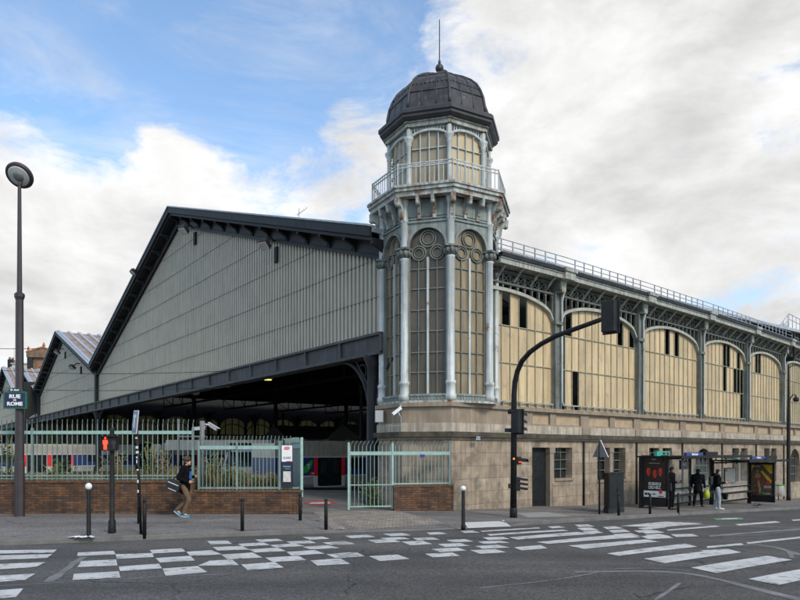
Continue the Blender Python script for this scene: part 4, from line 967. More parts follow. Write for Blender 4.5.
# grey platform shelter seen over the fence
o = at(200,450,33); t_ = thing('platform_shelter', 'plain grey flat platform shelter roof seen over the green fence behind the camera pole', 'shelter', (o.x,o.y,ground(o.x,o.y))); F = wmat(t_); F = Matrix.Translation((o.x,o.y,0))
b = MB(F); b.box(-1.75,1.4,0,1.6,H(.0),H(.35)); b.box(-1.75,3.4,.2,1.4,H(.35),H(.5)); b.build('roof_slab', M['backgrey'], t_)
for x in (-1.6,1.25): b = MB(F); b.box(x-.06,x+.06,.7,.82,ground(o.x,o.y)-.1,H(0)); b.build('post', M['darkgrey'], t_)
for (pa,pb,Ya,Yb,lab) in (((-60,366),(230,371),34,31,'upper overhead wire crossing low in front of the grey gables'),((-60,384),(230,387),34,31,'lower overhead wire crossing low in front of the grey gables'),((-60,345.5),(60,348),90,90,'overhead wire crossing the sky left of the gables')):
    a, c = at(*pa,Ya), at(*pb,Yb); b = MB(); P = [a.lerp(c,i/12)-Vector((0,0,.25*math.sin(math.pi*i/12))) for i in range(13)]; b.tube(P,.016 if Ya<50 else .05,4)
    tag(b.build('overhead_wire', M['darkgrey']), lab, 'wire', 'overhead wires')

# buildings behind the gables, far left
o = at(42,450,125); t_ = thing('dormer_pavilion', 'old brown stone dormer pavilion with a round clock face behind the gables', 'building', (o.x,o.y,ground(o.x,o.y))); F = frame((o.x,o.y,0), 75); sc = 125/FPX
b = MB(F); b.box(-1.9,2.2,0,4,0,H(17.2)); b.build('wall', M['soot'], t_)
b = MB(F); b.prism([(-2.5,H(17.2)),(2.9,H(17.2)),(2.9,H(17.7)),(.3,H(19.0)),(-2.5,H(18.0))],-.6,4.4); rf = b.build('roof', M['soot'], t_)
b = MB(F); b.prism([(-2.6,H(18.0)),(.3,H(19.0)),(2.95,H(17.72)),(2.95,H(17.95)),(.3,H(19.3)),(-2.6,H(18.25))],-.7,4.5); b.lathe([(.2,H(19.2)),(.25,H(19.6)),(.05,H(20.1))],(.3,0,0),8); b.lathe([(.15,H(18.2)),(.2,H(18.9)),(.05,H(19.3))],(-2.3,0,0),8); b.build('ridge', M['terracotta'], rf)
b = MB(F); b.ring((.3,-.05,H(14.6)),1.25,.18,24,6); b.ring((.3,-.02,H(14.6)),.85,.1,20,6); b.box(-1.9,2.2,-.15,0,H(12.2),H(12.5)); b.build('clock_surround', M['terracotta'], t_)
b = MB(F); b.box(-2.4,-1.5,-.5,.4,H(9),H(17.2)); b.build('corner_pier', M['darkgrey'], t_)
b = MB(F); b.prism([(-2.2,H(10)),(3.5,H(10)),(.8,H(12.1)),(-1.8,H(12.1))],-1.5,0); b.build('lower_roof', M['rustroof'], t_)
o = at(19,450,150); t_ = thing('cream_house', 'cream rendered house end with chimneys behind the gables at the far left', 'building', (o.x,o.y,ground(o.x,o.y))); F = frame((o.x,o.y,0), 90)
b = MB(F); b.box(-1.6,3.2,0,8,0,H(19.2)); b.build('wall', M['render'], t_)
b = MB(F); b.box(-1.8,3.4,-.2,8.2,H(19.2),H(19.5)); rf = b.build('roof', M['zinc'], t_)
for x in (-2.2,): b = MB(F); b.box(x-.5,x+.5,.2,1.4,0,H(20.3)); c_ = b.build('chimney', M['darkgrey'], t_); b = MB(F); b.lathe([(.3,H(20.3)),(.2,H(20.9))],(x-.2,.6,0),8); b.lathe([(.3,H(20.3)),(.2,H(20.8))],(x+.3,.9,0),8); b.build('chimney_pot', M['terracotta'], c_)
b = MB(F); b.box(1.8,2.5,.2,1.4,H(19.5),H(20.6)); b.tube([(-1.4,.5,H(19.5)),(-1.4,.5,H(23))],.06,5); b.build('chimney', M['render'], t_)
# stair tower on the roof at the far right
cx = bayF(6) @ Vector((1.2,2.0,0)); t_ = thing('rooftop_stair', 'pale blue grey stair enclosure with railing rising behind the wall roof at the right edge', 'stair', (cx.x,cx.y,H(7.3))); F = bayF(6) @ Matrix.Translation((-1.2,1.2,0))
b = MB(F); b.box(0,7,0,3,H(7.34),H(8.3)); b.prism([(-3,H(7.4)),(0,H(7.4)),(0,H(8.6)),(.8,H(9.4)),(-.2,H(9.4))],.1,.4); b.box(.6,7,0,3,H(8.3),H(9.2)); b.build('stair_block', M['palestair'], t_)
b = MB(F)
for z in (.5,.9,): b.tube([(-3.2,-.05,H(7.4)+z),(.4,-.05,H(9.3)+z),(6,-.05,H(9.3)+z)],.03,6)
for j in range(6): b.tube([(.4+j,-.05,H(9.2)),(.4+j,-.05,H(10.2))],.025,5)
for j in range(4): x=-3.2+j*1.1; z=H(7.4)+(x+3.2)*.53; b.tube([(x,-.05,z-.1),(x,-.05,z+.9)],.025,5)
b.build('railing', M['zinc'], t_)
# ------------------------------------------------------------------ brick walls, iron fences, gates
YB = 20.5
def bx(px): return (px-400)/FPX*YB
bw = thing('brick_wall', 'long old brown brick wall under the green railings, stepping down behind the walking man', 'wall', (bx(150),YB+.17,ground(bx(150),YB)))
b = MB(); b.box(-19,bx(193),YB,YB+.36,-.4,.95); b.box(bx(193),bx(301),YB+.01,YB+.35,-.4,.66); b.build('wall', M['brick'], bw)
b = MB(); b.box(-19,bx(193)+.02,YB-.03,YB+.39,.95,1.02); b.box(bx(193)+.02,bx(301)+.03,YB-.02,YB+.38,.66,.72); b.build('coping', M['brickcap'], bw)
bw2 = thing('brick_wall', 'short low brown brick wall built against the stone tower base', 'wall', (0,22.8,ground(0,22.8)))
A2, B2, C2 = at(348.7,450,22.1).xy, at(392.5,450,22.35).xy, at(452,450,22.95).xy
def lineF(p, q): d = (q-p); return frame((p.x,p.y,0), math.degrees(math.atan2(d.x,d.y))), d.length
Fq, Lq = lineF(B2, C2); g0 = ground(*B2)
b = MB(Fq); b.box(0,Lq,-.15,.2,-.5,.72); b.build('wall', M['brick'], bw2); b = MB(Fq); b.box(-.02,Lq,-.17,.22,.72,.78); b.build('coping', M['brickcap'], bw2)
def bars(b, F, x0, x1, sp, z0, z1, tip, th=.022, spear=False):
    b.M = F; n = max(1,int((x1-x0)/sp+.5))
    for j in range(n+1):
        x = x0+(x1-x0)*j/n; t2 = th/2; h = z1+random.uniform(-.01,.01)
        b.box(x-t2,x+t2,-t2,t2,z0,h)
        b.bar((x,0,h-.01),(x+tip[0],tip[1],h+tip[2]),th,th*.8)
FF = Matrix.Translation((0,YB+.18,0)); k_ = (YB+.18)/FPX; fz = lambda py: CZ+(450-py)*k_
f1 = thing('iron_fence', 'tall pale green iron railing on the higher brick wall at the left', 'fence', ((bx(100)),YB+.18,1.02), 0, 'pale green iron railings')
xl, xr = -18.5, (193-400)*k_
b = MB(FF); bars(b, FF, xl, xr, .155, 1.02, fz(424), (.05,-.09,.13)); b.build('bars', M['iron'], f1)
b = MB(FF); b.box(xl,xr+.02,-.03,.03,fz(434.2),fz(430.8)); b.build('top_rail', M['ironrail'], f1); b = MB(FF); b.box(xl,xr,-.02,.02,fz(476.3),fz(474.8)); b.box(xl,xr,-.015,.015,1.05,1.08); b.build('bottom_rail', M['iron'], f1)
x = xr
while x > xl: b = MB(FF); b.box(x-.03,x+.03,-.037,.05,1.03,fz(428)); b.build('post', M['iron'], f1); x -= 2.48
f2 = thing('iron_fence', 'lower pale green iron railing between the camera pole and the open gateway', 'fence', (bx(250),YB+.18,.72), 0, 'pale green iron railings')
xl, xr = (199-400)*k_, (280-400)*k_
b = MB(FF); bars(b, FF, xl, xr+.3, .118, .72, fz(440), (.04,-.08,.12)); b.build('bars', M['iron'], f2)
b = MB(FF); b.box(xl,xr+.3,-.03,.03,fz(449.3),fz(445.7)); b.build('top_rail', M['ironrail'], f2); b = MB(FF); b.box(xl,xr+.6,-.02,.02,fz(488.8),fz(487)); b.build('bottom_rail', M['iron'], f2)
for px in (199,237,280): b = MB(FF); b.box((px-400)*k_-.03,(px-400)*k_+.03,-.037,.05,.725,fz(441)); b.build('post', M['iron'], f2)
# open leaf, swung inwards
gA, gB = Vector(((301.5-400)*k_,YB+.2)), Vector((-3.95,23.3)); Fg, Lg = lineF(gA, gB)
g1_ = thing('iron_gate', 'pale green iron gate leaf swung open beside the station notice board', 'gate', (gA.x,gA.y,0))
b = MB(Fg); bars(b, Fg, .04, Lg, .07, .12, 2.22, (.03,.1,.12), .026); b.build('bars', M['iron'], g1_)
b = MB(Fg); b.box(0,Lg,-.03,.03,2.0,2.12); b.box(0,Lg,-.02,.02,.72,.77); b.box(0,Lg,-.02,.02,.1,.15); b.build('rail', M['ironrail'], g1_)
b = MB(Fg); b.box(-.04,.04,-.04,.04,.5,2.34); b.build('post', M['ironrail'], g1_)
Fg, Lg = lineF(A2, B2)
g2_ = thing('iron_gate', 'pale green iron gate leaf closed across the right half of the gateway', 'gate', (A2.x,A2.y,ground(*A2)))
b = MB(Fg); bars(b, Fg, .06, Lg-.08, .132, .04, 2.1, (.08,-.1,.15)); b.build('bars', M['iron'], g2_)
b = MB(Fg); b.box(0,Lg,-.03,.03,1.78,1.9); b.build('rail', M['ironrail'], g2_); b = MB(Fg); b.box(0,Lg,-.02,.02,.78,.81); b.build('rail', M['ironrail'], g2_); b = MB(Fg); b.box(0,Lg,-.02,.02,.06,.1); b.build('rail', M['ironrail'], g2_)
for x in (0,Lg): b = MB(Fg); b.box(x-.035,x+.035,-.038,.038,-.02,2.2); b.build('post', M['ironrail'], g2_)
f3 = thing('iron_fence', 'short pale green iron railing on the low brick wall in front of the stone tower', 'fence', (B2.x,B2.y,.78), 0, 'pale green iron railings')
b = MB(Fq); bars(b, Fq, .1, Lq-.1, .13, .78, 2.1, (.08,-.1,.15)); b.build('bars', M['iron'], f3)
b = MB(Fq); b.box(0,Lq-.08,-.03,.03,1.78,1.9); b.box(0,Lq-.08,-.02,.02,.8,.84); b.build('rail', M['ironrail'], f3)
b = MB(Fq); b.box(Lq-.12,Lq-.06,-.03,.03,.78,2.2); b.build('post', M['iron'], f3)
b = MB(Fq); b.box(.95,1.12,-.05,-.035,1.7,1.8)
tag(b.build('number_plate', M['blueBright']), 'tiny blue plate fixed high on the short railing by the tower', 'sign')
# weeds on the raised bed behind the walls
b = MB(); b.box(-19,bx(276),YB+.38,YB+3.2,-.4,.82); b.box(bx(276),bx(296),YB+.34,YB+.75,-.4,.7); kind(b.build('planting_bed', M['soil']), 'structure')
rw = random.Random(5)
def blades(b, x, y, z, h, n, spread, wd):
    for _ in range(n):
        a = rw.uniform(0,6.283); l = h*rw.uniform(.5,1.1); dx, dy = math.cos(a)*spread*rw.random(), math.sin(a)*spread*rw.random()
        p0 = Vector((x+dx*.3,y+dy*.3,z)); p1 = p0+Vector((dx*.5,dy*.5,l*.65)); p2 = p0+Vector((dx*1.4,dy*1.4,l*.95)); s = Vector((-math.sin(a),math.cos(a),0))*wd
        b.add([p0-s*.5,p0+s*.5,p1+s*.6,p1-s*.6,p2],[(0,1,2,3),(3,2,4)])
        if rw.random() < .7:
            for q in (.45,.65,.85):
                c = p0.lerp(p2,q); e = Vector((rw.uniform(-1,1),rw.uniform(-1,1),rw.uniform(-.2,.8))).normalized()*wd*4; f_ = e.cross(Vector((0,0,1))).normalized()*wd*1.2 if abs(e.z)<.99*e.length else Vector((wd,0,0))
                b.add([c,c+e*.5+f_,c+e,c+e*.5-f_],[(0,1,2,3)])
for nm, m, cnt, h in (('green_weeds','weedg',330,.5),('dry_weeds','weedy',520,.6)):
    b = MB()
    for _ in range(cnt):
        x = rw.uniform(-13.5,bx(245)) if rw.random() < .95 else rw.uniform(bx(245),bx(274)); y = rw.uniform(YB+.5,YB+2.6); hh = h*rw.uniform(.2,.85)*(1.35 if -9.5 < x < -5 else 1.0); blades(b, x, y, .82, hh, 9, .3, .016)
    kind(b.build(nm, M[m]), 'stuff')
def bush(nm, lab, x, y, z, rx, h, m, n, lw, stem=True, cat='shrub', grp=None, z2=0):
    t_ = thing(nm, lab, cat, (x,y,z), 0, grp); b = MB()
    for _ in range(n):
        a = rw.uniform(0,6.283); u = rw.random()**.5*rx*(.65+.35*math.sin(a*3+x)); hh = rw.random()
        c = Vector((x+math.cos(a)*u*(1-.4*hh),y+math.sin(a)*u*.7*(1-.4*hh),z+.1+hh*h*(.8+.2*math.sin(a*2+y)))); e = Vector((rw.uniform(-1,1),rw.uniform(-1,1),rw.uniform(-.6,.8))).normalized()*lw; f_ = e.orthogonal().normalized()*lw*.45
        b.add([c-e*.5,c+f_,c+e*.5,c-f_],[(0,1,2,3)])
    b.build('foliage', M[m], t_)
    b = MB()
    for _ in range(6): a = rw.uniform(0,6.28); b.tube([(x,y,z),(x+math.cos(a)*rx*.3,y+math.sin(a)*rx*.2,z+h*.5),(x+math.cos(a)*rx*.7,y+math.sin(a)*rx*.5,z+h*.9)],.012,5)
    b.build('stem', M['weedy'], t_); return t_
for (px,rx_,h,m,lab) in ((8,.55,1.7,'ivy','dark green climbing shrub in the bed left of the street lamp'),(60,.8,.75,'weedg','low green shrub in the bed right of the street lamp'),(115,.7,1.05,'weedy','yellow green straggly shrub in the bed behind the red pedestrian signal'),
                         (150,.5,1.35,'weedg','tall straggly shrub in the bed between sign pole and walking man'),(163,.45,1.1,'weedy','dry straggly shrub in the bed just left of the walking man'),(215,.55,1.0,'weedg','green straggly shrub in the bed just right of the camera pole'),(232,.5,.6,'weedg','low green shrub in the bed between camera pole and notice board')):
    bush('shrub', lab, (px-400)*21.7/FPX, 21.7, .82, rx_, h, m, 260, .075, grp='shrubs in the bed behind the railings')
t_ = bush('ivy_bush', 'dark green ivy growing over the low wall inside the closed gate', (372-400)*23.3/FPX, 23.3, ground(0,23)-.02, .75, 1.05, 'ivy', 320, .09)
b = MB()
for _ in range(14): b.ball(((rw.uniform(0,20)-400)*21.3/FPX,21.3+rw.uniform(-.2,.2),hz(rw.uniform(431,440),21.3)),.035,6,4)
o = bpy.data.objects['shrub']; b.build('flower', M['flower'], o)
# cameras on a pole, camera on the tower
t_ = thing('camera_pole', 'grey pole behind the railing carrying surveillance cameras', 'pole', (bx(197.5),YB+.5,.8)); W = wmat(t_)
b = MB(W); b.tube([(0,0,0),(0,0,hz(421,21)-.8)],.075,10); b.tube([(-.75,.0,.7),(-.75,0,hz(419,21)-.8)],.04,8); b.box(-.75,.1,-.03,.03,1.55,1.6); b.build('pole', M['backgrey'], t_)
def cctv(M_, parent, m='white'):
    M_ = M_ @ Matrix.Scale(.66,4)
    b = MB(M_); b.box(-.28,.28,-.07,.07,-.07,.07); b.box(-.3,.36,-.085,.085,.07,.09); b.build('camera_housing', M[m], parent)
    b = MB(M_); b.lathe([(.05,-.01),(.05,.01)],(.285,0,0),10); b.build('lens', M['lens'], parent)
for dx, dz, a, rl in ((.33,-.02,-20,28),(-.1,-.08,10,-5)):
    cctv(W @ Matrix.Translation((dx,0,hz(426,21)-.8+dz)) @ Matrix.Rotation(R(a),4,'Z') @ Matrix.Rotation(R(rl),4,'Y'), t_, 'grey')
b = MB(W); b.tube([(0,0,hz(424,21)-.8),(.25,0,hz(425,21)-.8)],.03,6); b.build('camera_arm', M['grey'], t_)
o = at(397,411,22.9); t_ = thing('surveillance_camera', 'white surveillance camera on a bracket on the stone tower base', 'camera', o); W = wmat(t_)
cctv(W @ Matrix.Rotation(R(12),4,'Z') @ Matrix.Rotation(R(-38),4,'Y'), t_); b = MB(W); b.tube([(.05,.05,-.05),(.13,.1,-.22),(.13,.45,-.22)],.025,6); b.tube([(.14,.1,-.2),(.14,.12,-.5),(-.4,.3,-.5)],.012,5); b.build('bracket', M['grey'], t_)
o = at(379.5,416.5,24.6); t_ = thing('junction_box', 'small grey junction box on the left edge of the stone tower base', 'box', o); W = wmat(t_); b = MB(W); b.box(-.16,.14,-.1,.2,-.22,.22); b.build('box_body', M['grey'], t_); b = MB(W); b.box(-.14,.12,-.12,-.1,-.2,.2); b.build('box_lid', M['grey'], t_)
# station notice board in front of the open leaf
o = Vector(((286.2-400)*(YB-.05)/FPX, YB+.1, .72)); t_ = thing('station_sign', 'upright white and navy station notice board with red logo in front of the open gate', 'sign', o, .06); W = wmat(t_); q = .0306; zz = lambda py: CZ+(450-py)*q-.72
b = MB(W); b.box(-.17,.17,0,.1,zz(488),zz(445)); b.build('board_frame', M['darkgrey'], t_)
b = MB(W); b.box(-.16,.16,-.012,0,zz(461.7),zz(445.4)); b.build('white_panel', M['white'], t_); b = MB(W); b.box(-.16,.16,-.012,0,zz(483.5),zz(461.7)); b.build('navy_panel', M['blueSign'], t_)
b = MB(W); b.box(-.115,.115,-.02,-.012,zz(482),zz(471.5)); b.build('notice', M['paper'], t_)
b = MB(W); b.prism([(-.09,zz(449.7)),(.05,zz(449.7)),(.09,zz(448.2)),(.07,zz(446.8)),(-.07,zz(446.8)),(-.09,zz(448.2))],-.018,-.012); b.build('red_logo', M['red'], t_)
text('SNCF',.065,M['white'],W @ Matrix.Translation((0,-.02,zz(448.2))),t_); text('GARE',.1,M['blueSign'],W @ Matrix.Translation((0,-.016,zz(458))),t_); 
b = MB(W); b.box(-.02,.14,-.018,-.012,zz(461.6),zz(461)); b.build('red_line', M['red'], t_)
text('St-Lazare',.06,M['white'],W @ Matrix.Translation((0,-.016,zz(466.5))),t_); b = MB(W); b.box(-.06,.1,-.018,-.012,zz(469.2),zz(468.4)); b.build('green_line', M['leaf'], t_)

# ------------------------------------------------------------------ street furniture
o = gp(19.5,516.5); t_ = thing('street_lamp', 'tall plum brown street lamp with a tilted round lantern at the left edge', 'street lamp', o); W = wmat(t_); zl = lambda py: hz(py,o.y)-o.z
b = MB(W); b.lathe([(.15,0),(.142,.02),(.138,1.6),(.126,1.62),(.115,3.6),(.105,zl(300)),(.14,zl(297)),(.14,zl(294)),(.07,zl(292)),(.06,zl(240)),(.05,zl(190)),(.04,zl(183))],(0,0,0),8,R(22.5),False); b.build('pole', M['lamp'], t_)
hd = Vector((-.02,-.7,-.7)).normalized(); q_ = (-hd).to_track_quat('Z','X').to_matrix().to_4x4(); HM = W @ Matrix.Translation((0,0,zl(175.5))) @ q_
b = MB(HM); b.lathe([(.31,-.06),(.37,-.05),(.39,.0),(.38,.05),(.33,.12),(.19,.2),(.06,.23)],(0,0,0),28); b.build('lantern', M['lamp'], t_)
b = MB(HM); b.lathe([(.27,-.075),(.3,-.06)],(0,0,0),28); ln = b.build('lantern_glass', M['lampglass'], t_)
b = MB(HM); b.lathe([(.08,-.12),(.13,-.1),(.15,-.078)],(0,0,0),20); b.build('reflector', M['backgrey'], ln)
b = MB(W); b.tube([(0,0,zl(186)),(0,.06,zl(181)),(.0,.1,zl(178))],.05,8); b.build('lamp_neck', M['lamp'], t_)
s_ = thing('street_name_sign', 'blue street name sign with green border hanging on the tall lamp pole', 'sign', (o.x-.02,o.y-.2,hz(400,o.y-.2)), R(6)); W = wmat(s_); q = (o.y-.2)/FPX
hh = 8.6*q; ww = 11.2*q
ap = circ(0,hh-.02,ww*.62,180,0,14); ap = [(x,hh-.02+(z-hh+.02)*.62) for x,z in ap]
b = MB(W); b.box(-ww,ww,0,.1,-hh,hh); b.prism(ap,0,.1); b.build('border', M['greenSign'], s_)
b = MB(W); b.box(-ww+.045,ww-.045,-.008,0,-hh+.04,hh-.04); b.prism([(x*.82,hh+.02+(z-hh)*.78) for x,z in ap],-.008,0); b.build('plate', M['blueSign'], s_)
wm = W @ Matrix.Translation((0,-.012,0))
text('RUE',.15,M['white'],wm @ Matrix.Translation((0,0,.1)),s_,bold=.006,sx=1.15); text('DE',.055,M['white'],wm @ Matrix.Translation((0,0,-.005)),s_,bold=.003,sx=1.2); text('ROME',.145,M['white'],wm @ Matrix.Translation((0,0,-.115)),s_,bold=.006,sx=1.1); text('8e Arrt',.075,M['white'],wm @ Matrix.Translation((0,0,hh+.04)),s_,bold=.004)
b = MB(W); b.box(-.12,.12,.1,.16,-.1,.1); b.build('clamp', M['lamp'], s_)

o = gp(112,533); t_ = thing('pedestrian_signal', 'black pedestrian signal post showing a red standing man by the brick wall', 'signal', o, R(8)); W = wmat(t_); zl = lambda py: hz(py,o.y)-o.z; q = o.y/FPX
b = MB(W); b.lathe([(.09,0),(.092,.03),(.085,.28),(.06,.33),(.056,zl(450)),(.056,zl(434)),(.05,zl(432)),(.06,zl(430)),(.03,zl(428))],(0,0,0),12); b.build('pole', M['black'], t_)
b = MB(W); b.box(-.2,.16,-.14,-.02,zl(450),zl(436.5)); b.box(-.22,.18,-.2,-.13,zl(437),zl(436)); b.box(-.22,-.2,-.19,-.13,zl(450),zl(436.5)); b.box(.16,.18,-.19,-.13,zl(450),zl(436.5)); b.box(-.22,.18,-.17,-.13,zl(450.5),zl(449.8)); b.build('signal_head', M['black'], t_, .008)
def manfig(b, cx, zc, s, y):
    b.ball((cx,y,zc+.38*s),(.09*s,.01,.1*s),10,6); b.prism([(cx-.17*s,zc+.24*s),(cx+.17*s,zc+.24*s),(cx+.2*s,zc-.08*s),(cx+.12*s,zc-.08*s),(cx+.12*s,zc-.5*s),(cx+.02*s,zc-.5*s),(cx,zc-.15*s),(cx-.02*s,zc-.5*s),(cx-.12*s,zc-.5*s),(cx-.12*s,zc-.08*s),(cx-.2*s,zc-.08*s)],y-.004,y+.004)
b = MB(W); manfig(b,-.11,(zl(443.2)),.3,-.146); b.build('red_light', M['redglow'], t_); b = MB(W); manfig(b,.08,zl(443.2),.26,-.145); b.build('dark_light', M['lens'], t_)

o = gp(141,534); t_ = thing('dead_end_sign', 'blue dead end road sign seen edge on, on a leaning stickered pole', 'sign', o); W = wmat(t_); top = at(136.3,412,o.y)-o
b = MB(W); b.tube([(0,0,0),top],.032,10); b.build('pole', M['black'], t_)
b = MB(W)
rs = random.Random(3)
for f in (.34,.42,.52,.58,.62,.66,.7,.78): c = top*f; b.box(c.x-.033,c.x+rs.uniform(-.01,.03),-.037,-.028,c.z,c.z+rs.uniform(.03,.09))
b.build('sticker', M['posterwhite'], t_)
SF = W @ Matrix.Translation(at(135.6,422,o.y)-o+Vector((0,-.05,0))) @ Matrix.Rotation(R(5),4,'Y') @ Matrix.Rotation(R(-58),4,'Z')
b = MB(SF); b.box(-.25,.25,0,.03,-.27,.27); b.build('sign_plate', M['grey'], t_, .006); b = MB(SF); b.box(-.22,.22,-.006,0,-.24,.24); b.build('blue_face', M['blueBright'], t_); b = MB(SF); b.box(-.045,.045,-.012,-.006,-.14,.17); b.box(-.14,.14,-.012,-.006,.1,.17); b.build('white_symbol', M['white'], t_)

# bollards
BL = [(88.7,536.8,484,True,'bollard with a white ball top beside the white paper litter'),(139,523.5,492,False,'plain black bollard half hidden behind the leaning sign pole'),(144.5,535,499,False,'plain black bollard standing just right of the leaning sign pole'),
      (242.3,531,498,False,'plain black bollard on the kerb right of the walking man'),(300.2,520.5,494,False,'plain black bollard at the end of the left brick wall'),(326,528.5,499,False,'plain black bollard on the setts before the open gateway'),
      (463.3,526,486.5,True,'bollard with a white ball top in front of the stone tower'),(618.7,515.5,495,False,'plain black bollard in front of the black street cabinet'),(650,514,494,False,'plain black bollard in front of the red faced poster'),(678.2,512.8,493,False,'plain black bollard beside the person in black with a phone')]
protos = {}
for px,py,pt,wh,lab in BL:
    o = gp(px,py)
    if wh not in protos:
        t_ = thing('bollard', lab, 'bollard', o, 0, 'bollards along the kerb'); W = wmat(t_)
        hB = 1.12 if wh else 1.0
        b = MB(W); b.lathe([(.06,-.1),(.06,0),(.05,.03),(.043,hB-.14),(.04,hB-.12)] if wh else [(.045,-.1),(.045,hB-.14),(.033,hB-.12),(.033,hB-.1),(.046,hB-.08)],(0,0,0),12); b.build('post', M['black'], t_)
        b = MB(W); b.ball((0,0,hB-.05),.075 if wh else .047,12,8); b.build('ball_top', M['white'] if wh else M['black'], t_); protos[wh] = t_; t_['h'] = hB
    else: t_ = dup(protos[wh], o, 0, lab)
    t_.scale = (1,1,max(.75,min(1.25,((py-pt)/FPX*o.y)/protos[wh]['h'])))
    if 'h' in t_ and t_ is not protos[wh]: del t_['h']
for t_ in protos.values(): del t_['h']

# arched signal mast
o = gp(513.5,517.5); yb = o.y; ye = yb-3.2
E_ = Vector(((604-400)/FPX*ye, ye)); B_ = o.xy
pts = [(o.x,o.y,o.z+.3)]
for px,py in ((514,395),(515,382),(517.5,371),(522,361),(530,352),(541,344),(556,336),(575,329),(604,318.5)):
    k = (px-400)/FPX; d = E_-B_; u = (k*B_.y-B_.x)/(d.x-k*d.y); p = B_+d*u; pts.append((p.x,p.y,hz(py,p.y)))
t_ = thing('traffic_signal_mast', 'tall black arched mast with its signal box hanging out over the road', 'traffic light', o)
b = MB(); b.tube(pts,[.1,.085,.083,.08,.078,.076,.073,.07,.065,.06],12); b.lathe([(.115,o.z-.1),(.115,o.z+.25),(.1,o.z+.3),(.085,o.z+.32)],(o.x,o.y,0),12); b.build('mast', M['black'], t_)
def head(W, parent, w_, h_, nl, face_lit=None, plate=True):
    b = MB(W); b.box(-w_/2,w_/2,.0,.22,-h_/2,h_/2)
    if plate: b.box(-w_/2-.06,w_/2+.06,.0,.025,-h_/2-.05,h_/2+.05)
    hh_ = b.build('signal_box', M['darkgrey'], parent, .012)
    for j in range(nl):
        z = h_/2-h_/nl*(j+.5); r_ = min(w_,h_/nl)*.4
        b = MB(W); n = 10; vs = []
        for i in range(n+1):
            a = R(200)*i/n - R(10); vs += [(r_*math.cos(a),0,z+r_*math.sin(a)),(r_*.96*math.cos(a),-.26,z-.03+r_*.96*math.sin(a)),(r_*1.08*math.cos(a),-.26,z-.03+r_*1.08*math.sin(a)),(r_*1.08*math.cos(a),0,z+r_*1.08*math.sin(a))]
        b.add(vs,[(4*i+k,4*i+4+k,4*i+4+(k+1)%4,4*i+(k+1)%4) for i in range(n) for k in range(4)]+[(0,1,2,3),(4*n+3,4*n+2,4*n+1,4*n)])
        b.build('visor', M['darkgrey'], hh_)
        b = MB(W @ Matrix.Translation((0,-.012,z)) @ Matrix.Rotation(R(90),4,'X')); b.lathe([(r_*.92,-.012),(r_*.9,.006)],(0,0,0),14); b.build('lens', face_lit if (face_lit and j==0) else M['lens'], hh_)
hp = at(609.5,316.5,ye-.02)
head(Matrix.Translation(hp) @ Matrix.Rotation(R(136),4,'Z') @ Matrix.Translation((0,-.1,0)), t_, .36, .8, 3)
def onmast(px, py, dx, dy): p = at(px,py,yb); return Matrix.Translation((o.x+dx,o.y+dy,p.z))
head(onmast(519,422,.16,-.1) @ Matrix.Rotation(R(128),4,'Z'), t_, .28, .68, 3)
b = MB(onmast(512,412,0,0)); b.box(-.12,.2,-.06,.06,-.03,.03); b.lathe([(.1,-.06),(.11,.04),(.05,.09)],(-.08,-.04,0),10); b.build('bracket', M['black'], t_); b = MB(onmast(512,430,0,0)); b.box(-.26,.14,-.07,.07,-.07,.05); b.build('bracket', M['black'], t_)
head(onmast(519,460.5,.17,-.04) @ Matrix.Rotation(R(50),4,'Z') @ Matrix.Translation((0,-.02,0)), t_, .2, .24, 1, M['redglow'], False)
b = MB(onmast(514,459,0,-.1)); b.box(-.03,.02,-.01,.02,-.02,.04); b.build('amber_light', M['amber'], t_)
head(onmast(519.5,484,.17,-.04) @ Matrix.Rotation(R(58),4,'Z'), t_, .18, .42, 3, None, False)
b = MB(onmast(510,486,0,0)); b.box(-.16,.1,-.05,.05,-.07,.07); b.build('button_box', M['black'], t_)

# cabinet and warning sign
pA, pB, pC = gp(598.9,511.5).xy, gp(608.7,513.6).xy, gp(624.2,512.2).xy
pA = pB+(pA-pB).normalized()*.55
pD = pA+pC-pB; ce = (pB+pD)/2; gz = ground(*ce); t_ = thing('street_cabinet', 'large plain black utility cabinet on the pavement beside the warning sign', 'cabinet', (ce.x,ce.y,gz))
def quadz(P, g, z0, z1, nm, m): b = MB(); b.prismz([tuple(ce+(p-ce)*g) for p in P], z0, z1); return b.build(nm, M[m], t_, .01)
P = [pA,pB,pC,pD]; hc = (513-473)/FPX*ce.y
quadz(P,1.03,gz-.1,gz+.2,'plinth','darkgrey'); quadz(P,.97,gz+.2,gz+hc-.04,'body','black'); quadz(P,1.02,gz+hc-.04,gz+hc,'lid','black')
Fc, Lc = lineF(ce+(pB-ce)*.97, ce+(pC-ce)*.97); b = MB(Fc); b.box(.04,Lc/2-.006,-.012,0,gz+.26,gz+hc-.1); b.box(Lc/2+.006,Lc-.04,-.012,0,gz+.26,gz+hc-.1); dr = b.build('door', M['black'], t_); b = MB(Fc); b.box(Lc/2+.03,Lc/2+.06,-.035,-.012,gz+.75,gz+.9); b.build('handle', M['darkgrey'], dr)
o = gp(599.4,514.3); t_ = thing('warning_sign', 'triangular warning sign seen from the side on a thin pole by the black cabinet', 'sign', o); W = wmat(t_); q = o.y/FPX; zl = lambda py: hz(py,o.y)-o.z
b = MB(W); b.tube([(0,0,-.1),(0,0,zl(442))],.032,8); b.build('pole', M['black'], t_)
SF = W @ Matrix.Translation((.02,-.04,zl(449.5))) @ Matrix.Rotation(R(122),4,'Z'); tri = lambda s: [(-.34*s,-.26*s),(.34*s,-.26*s),(0,.33*s)]
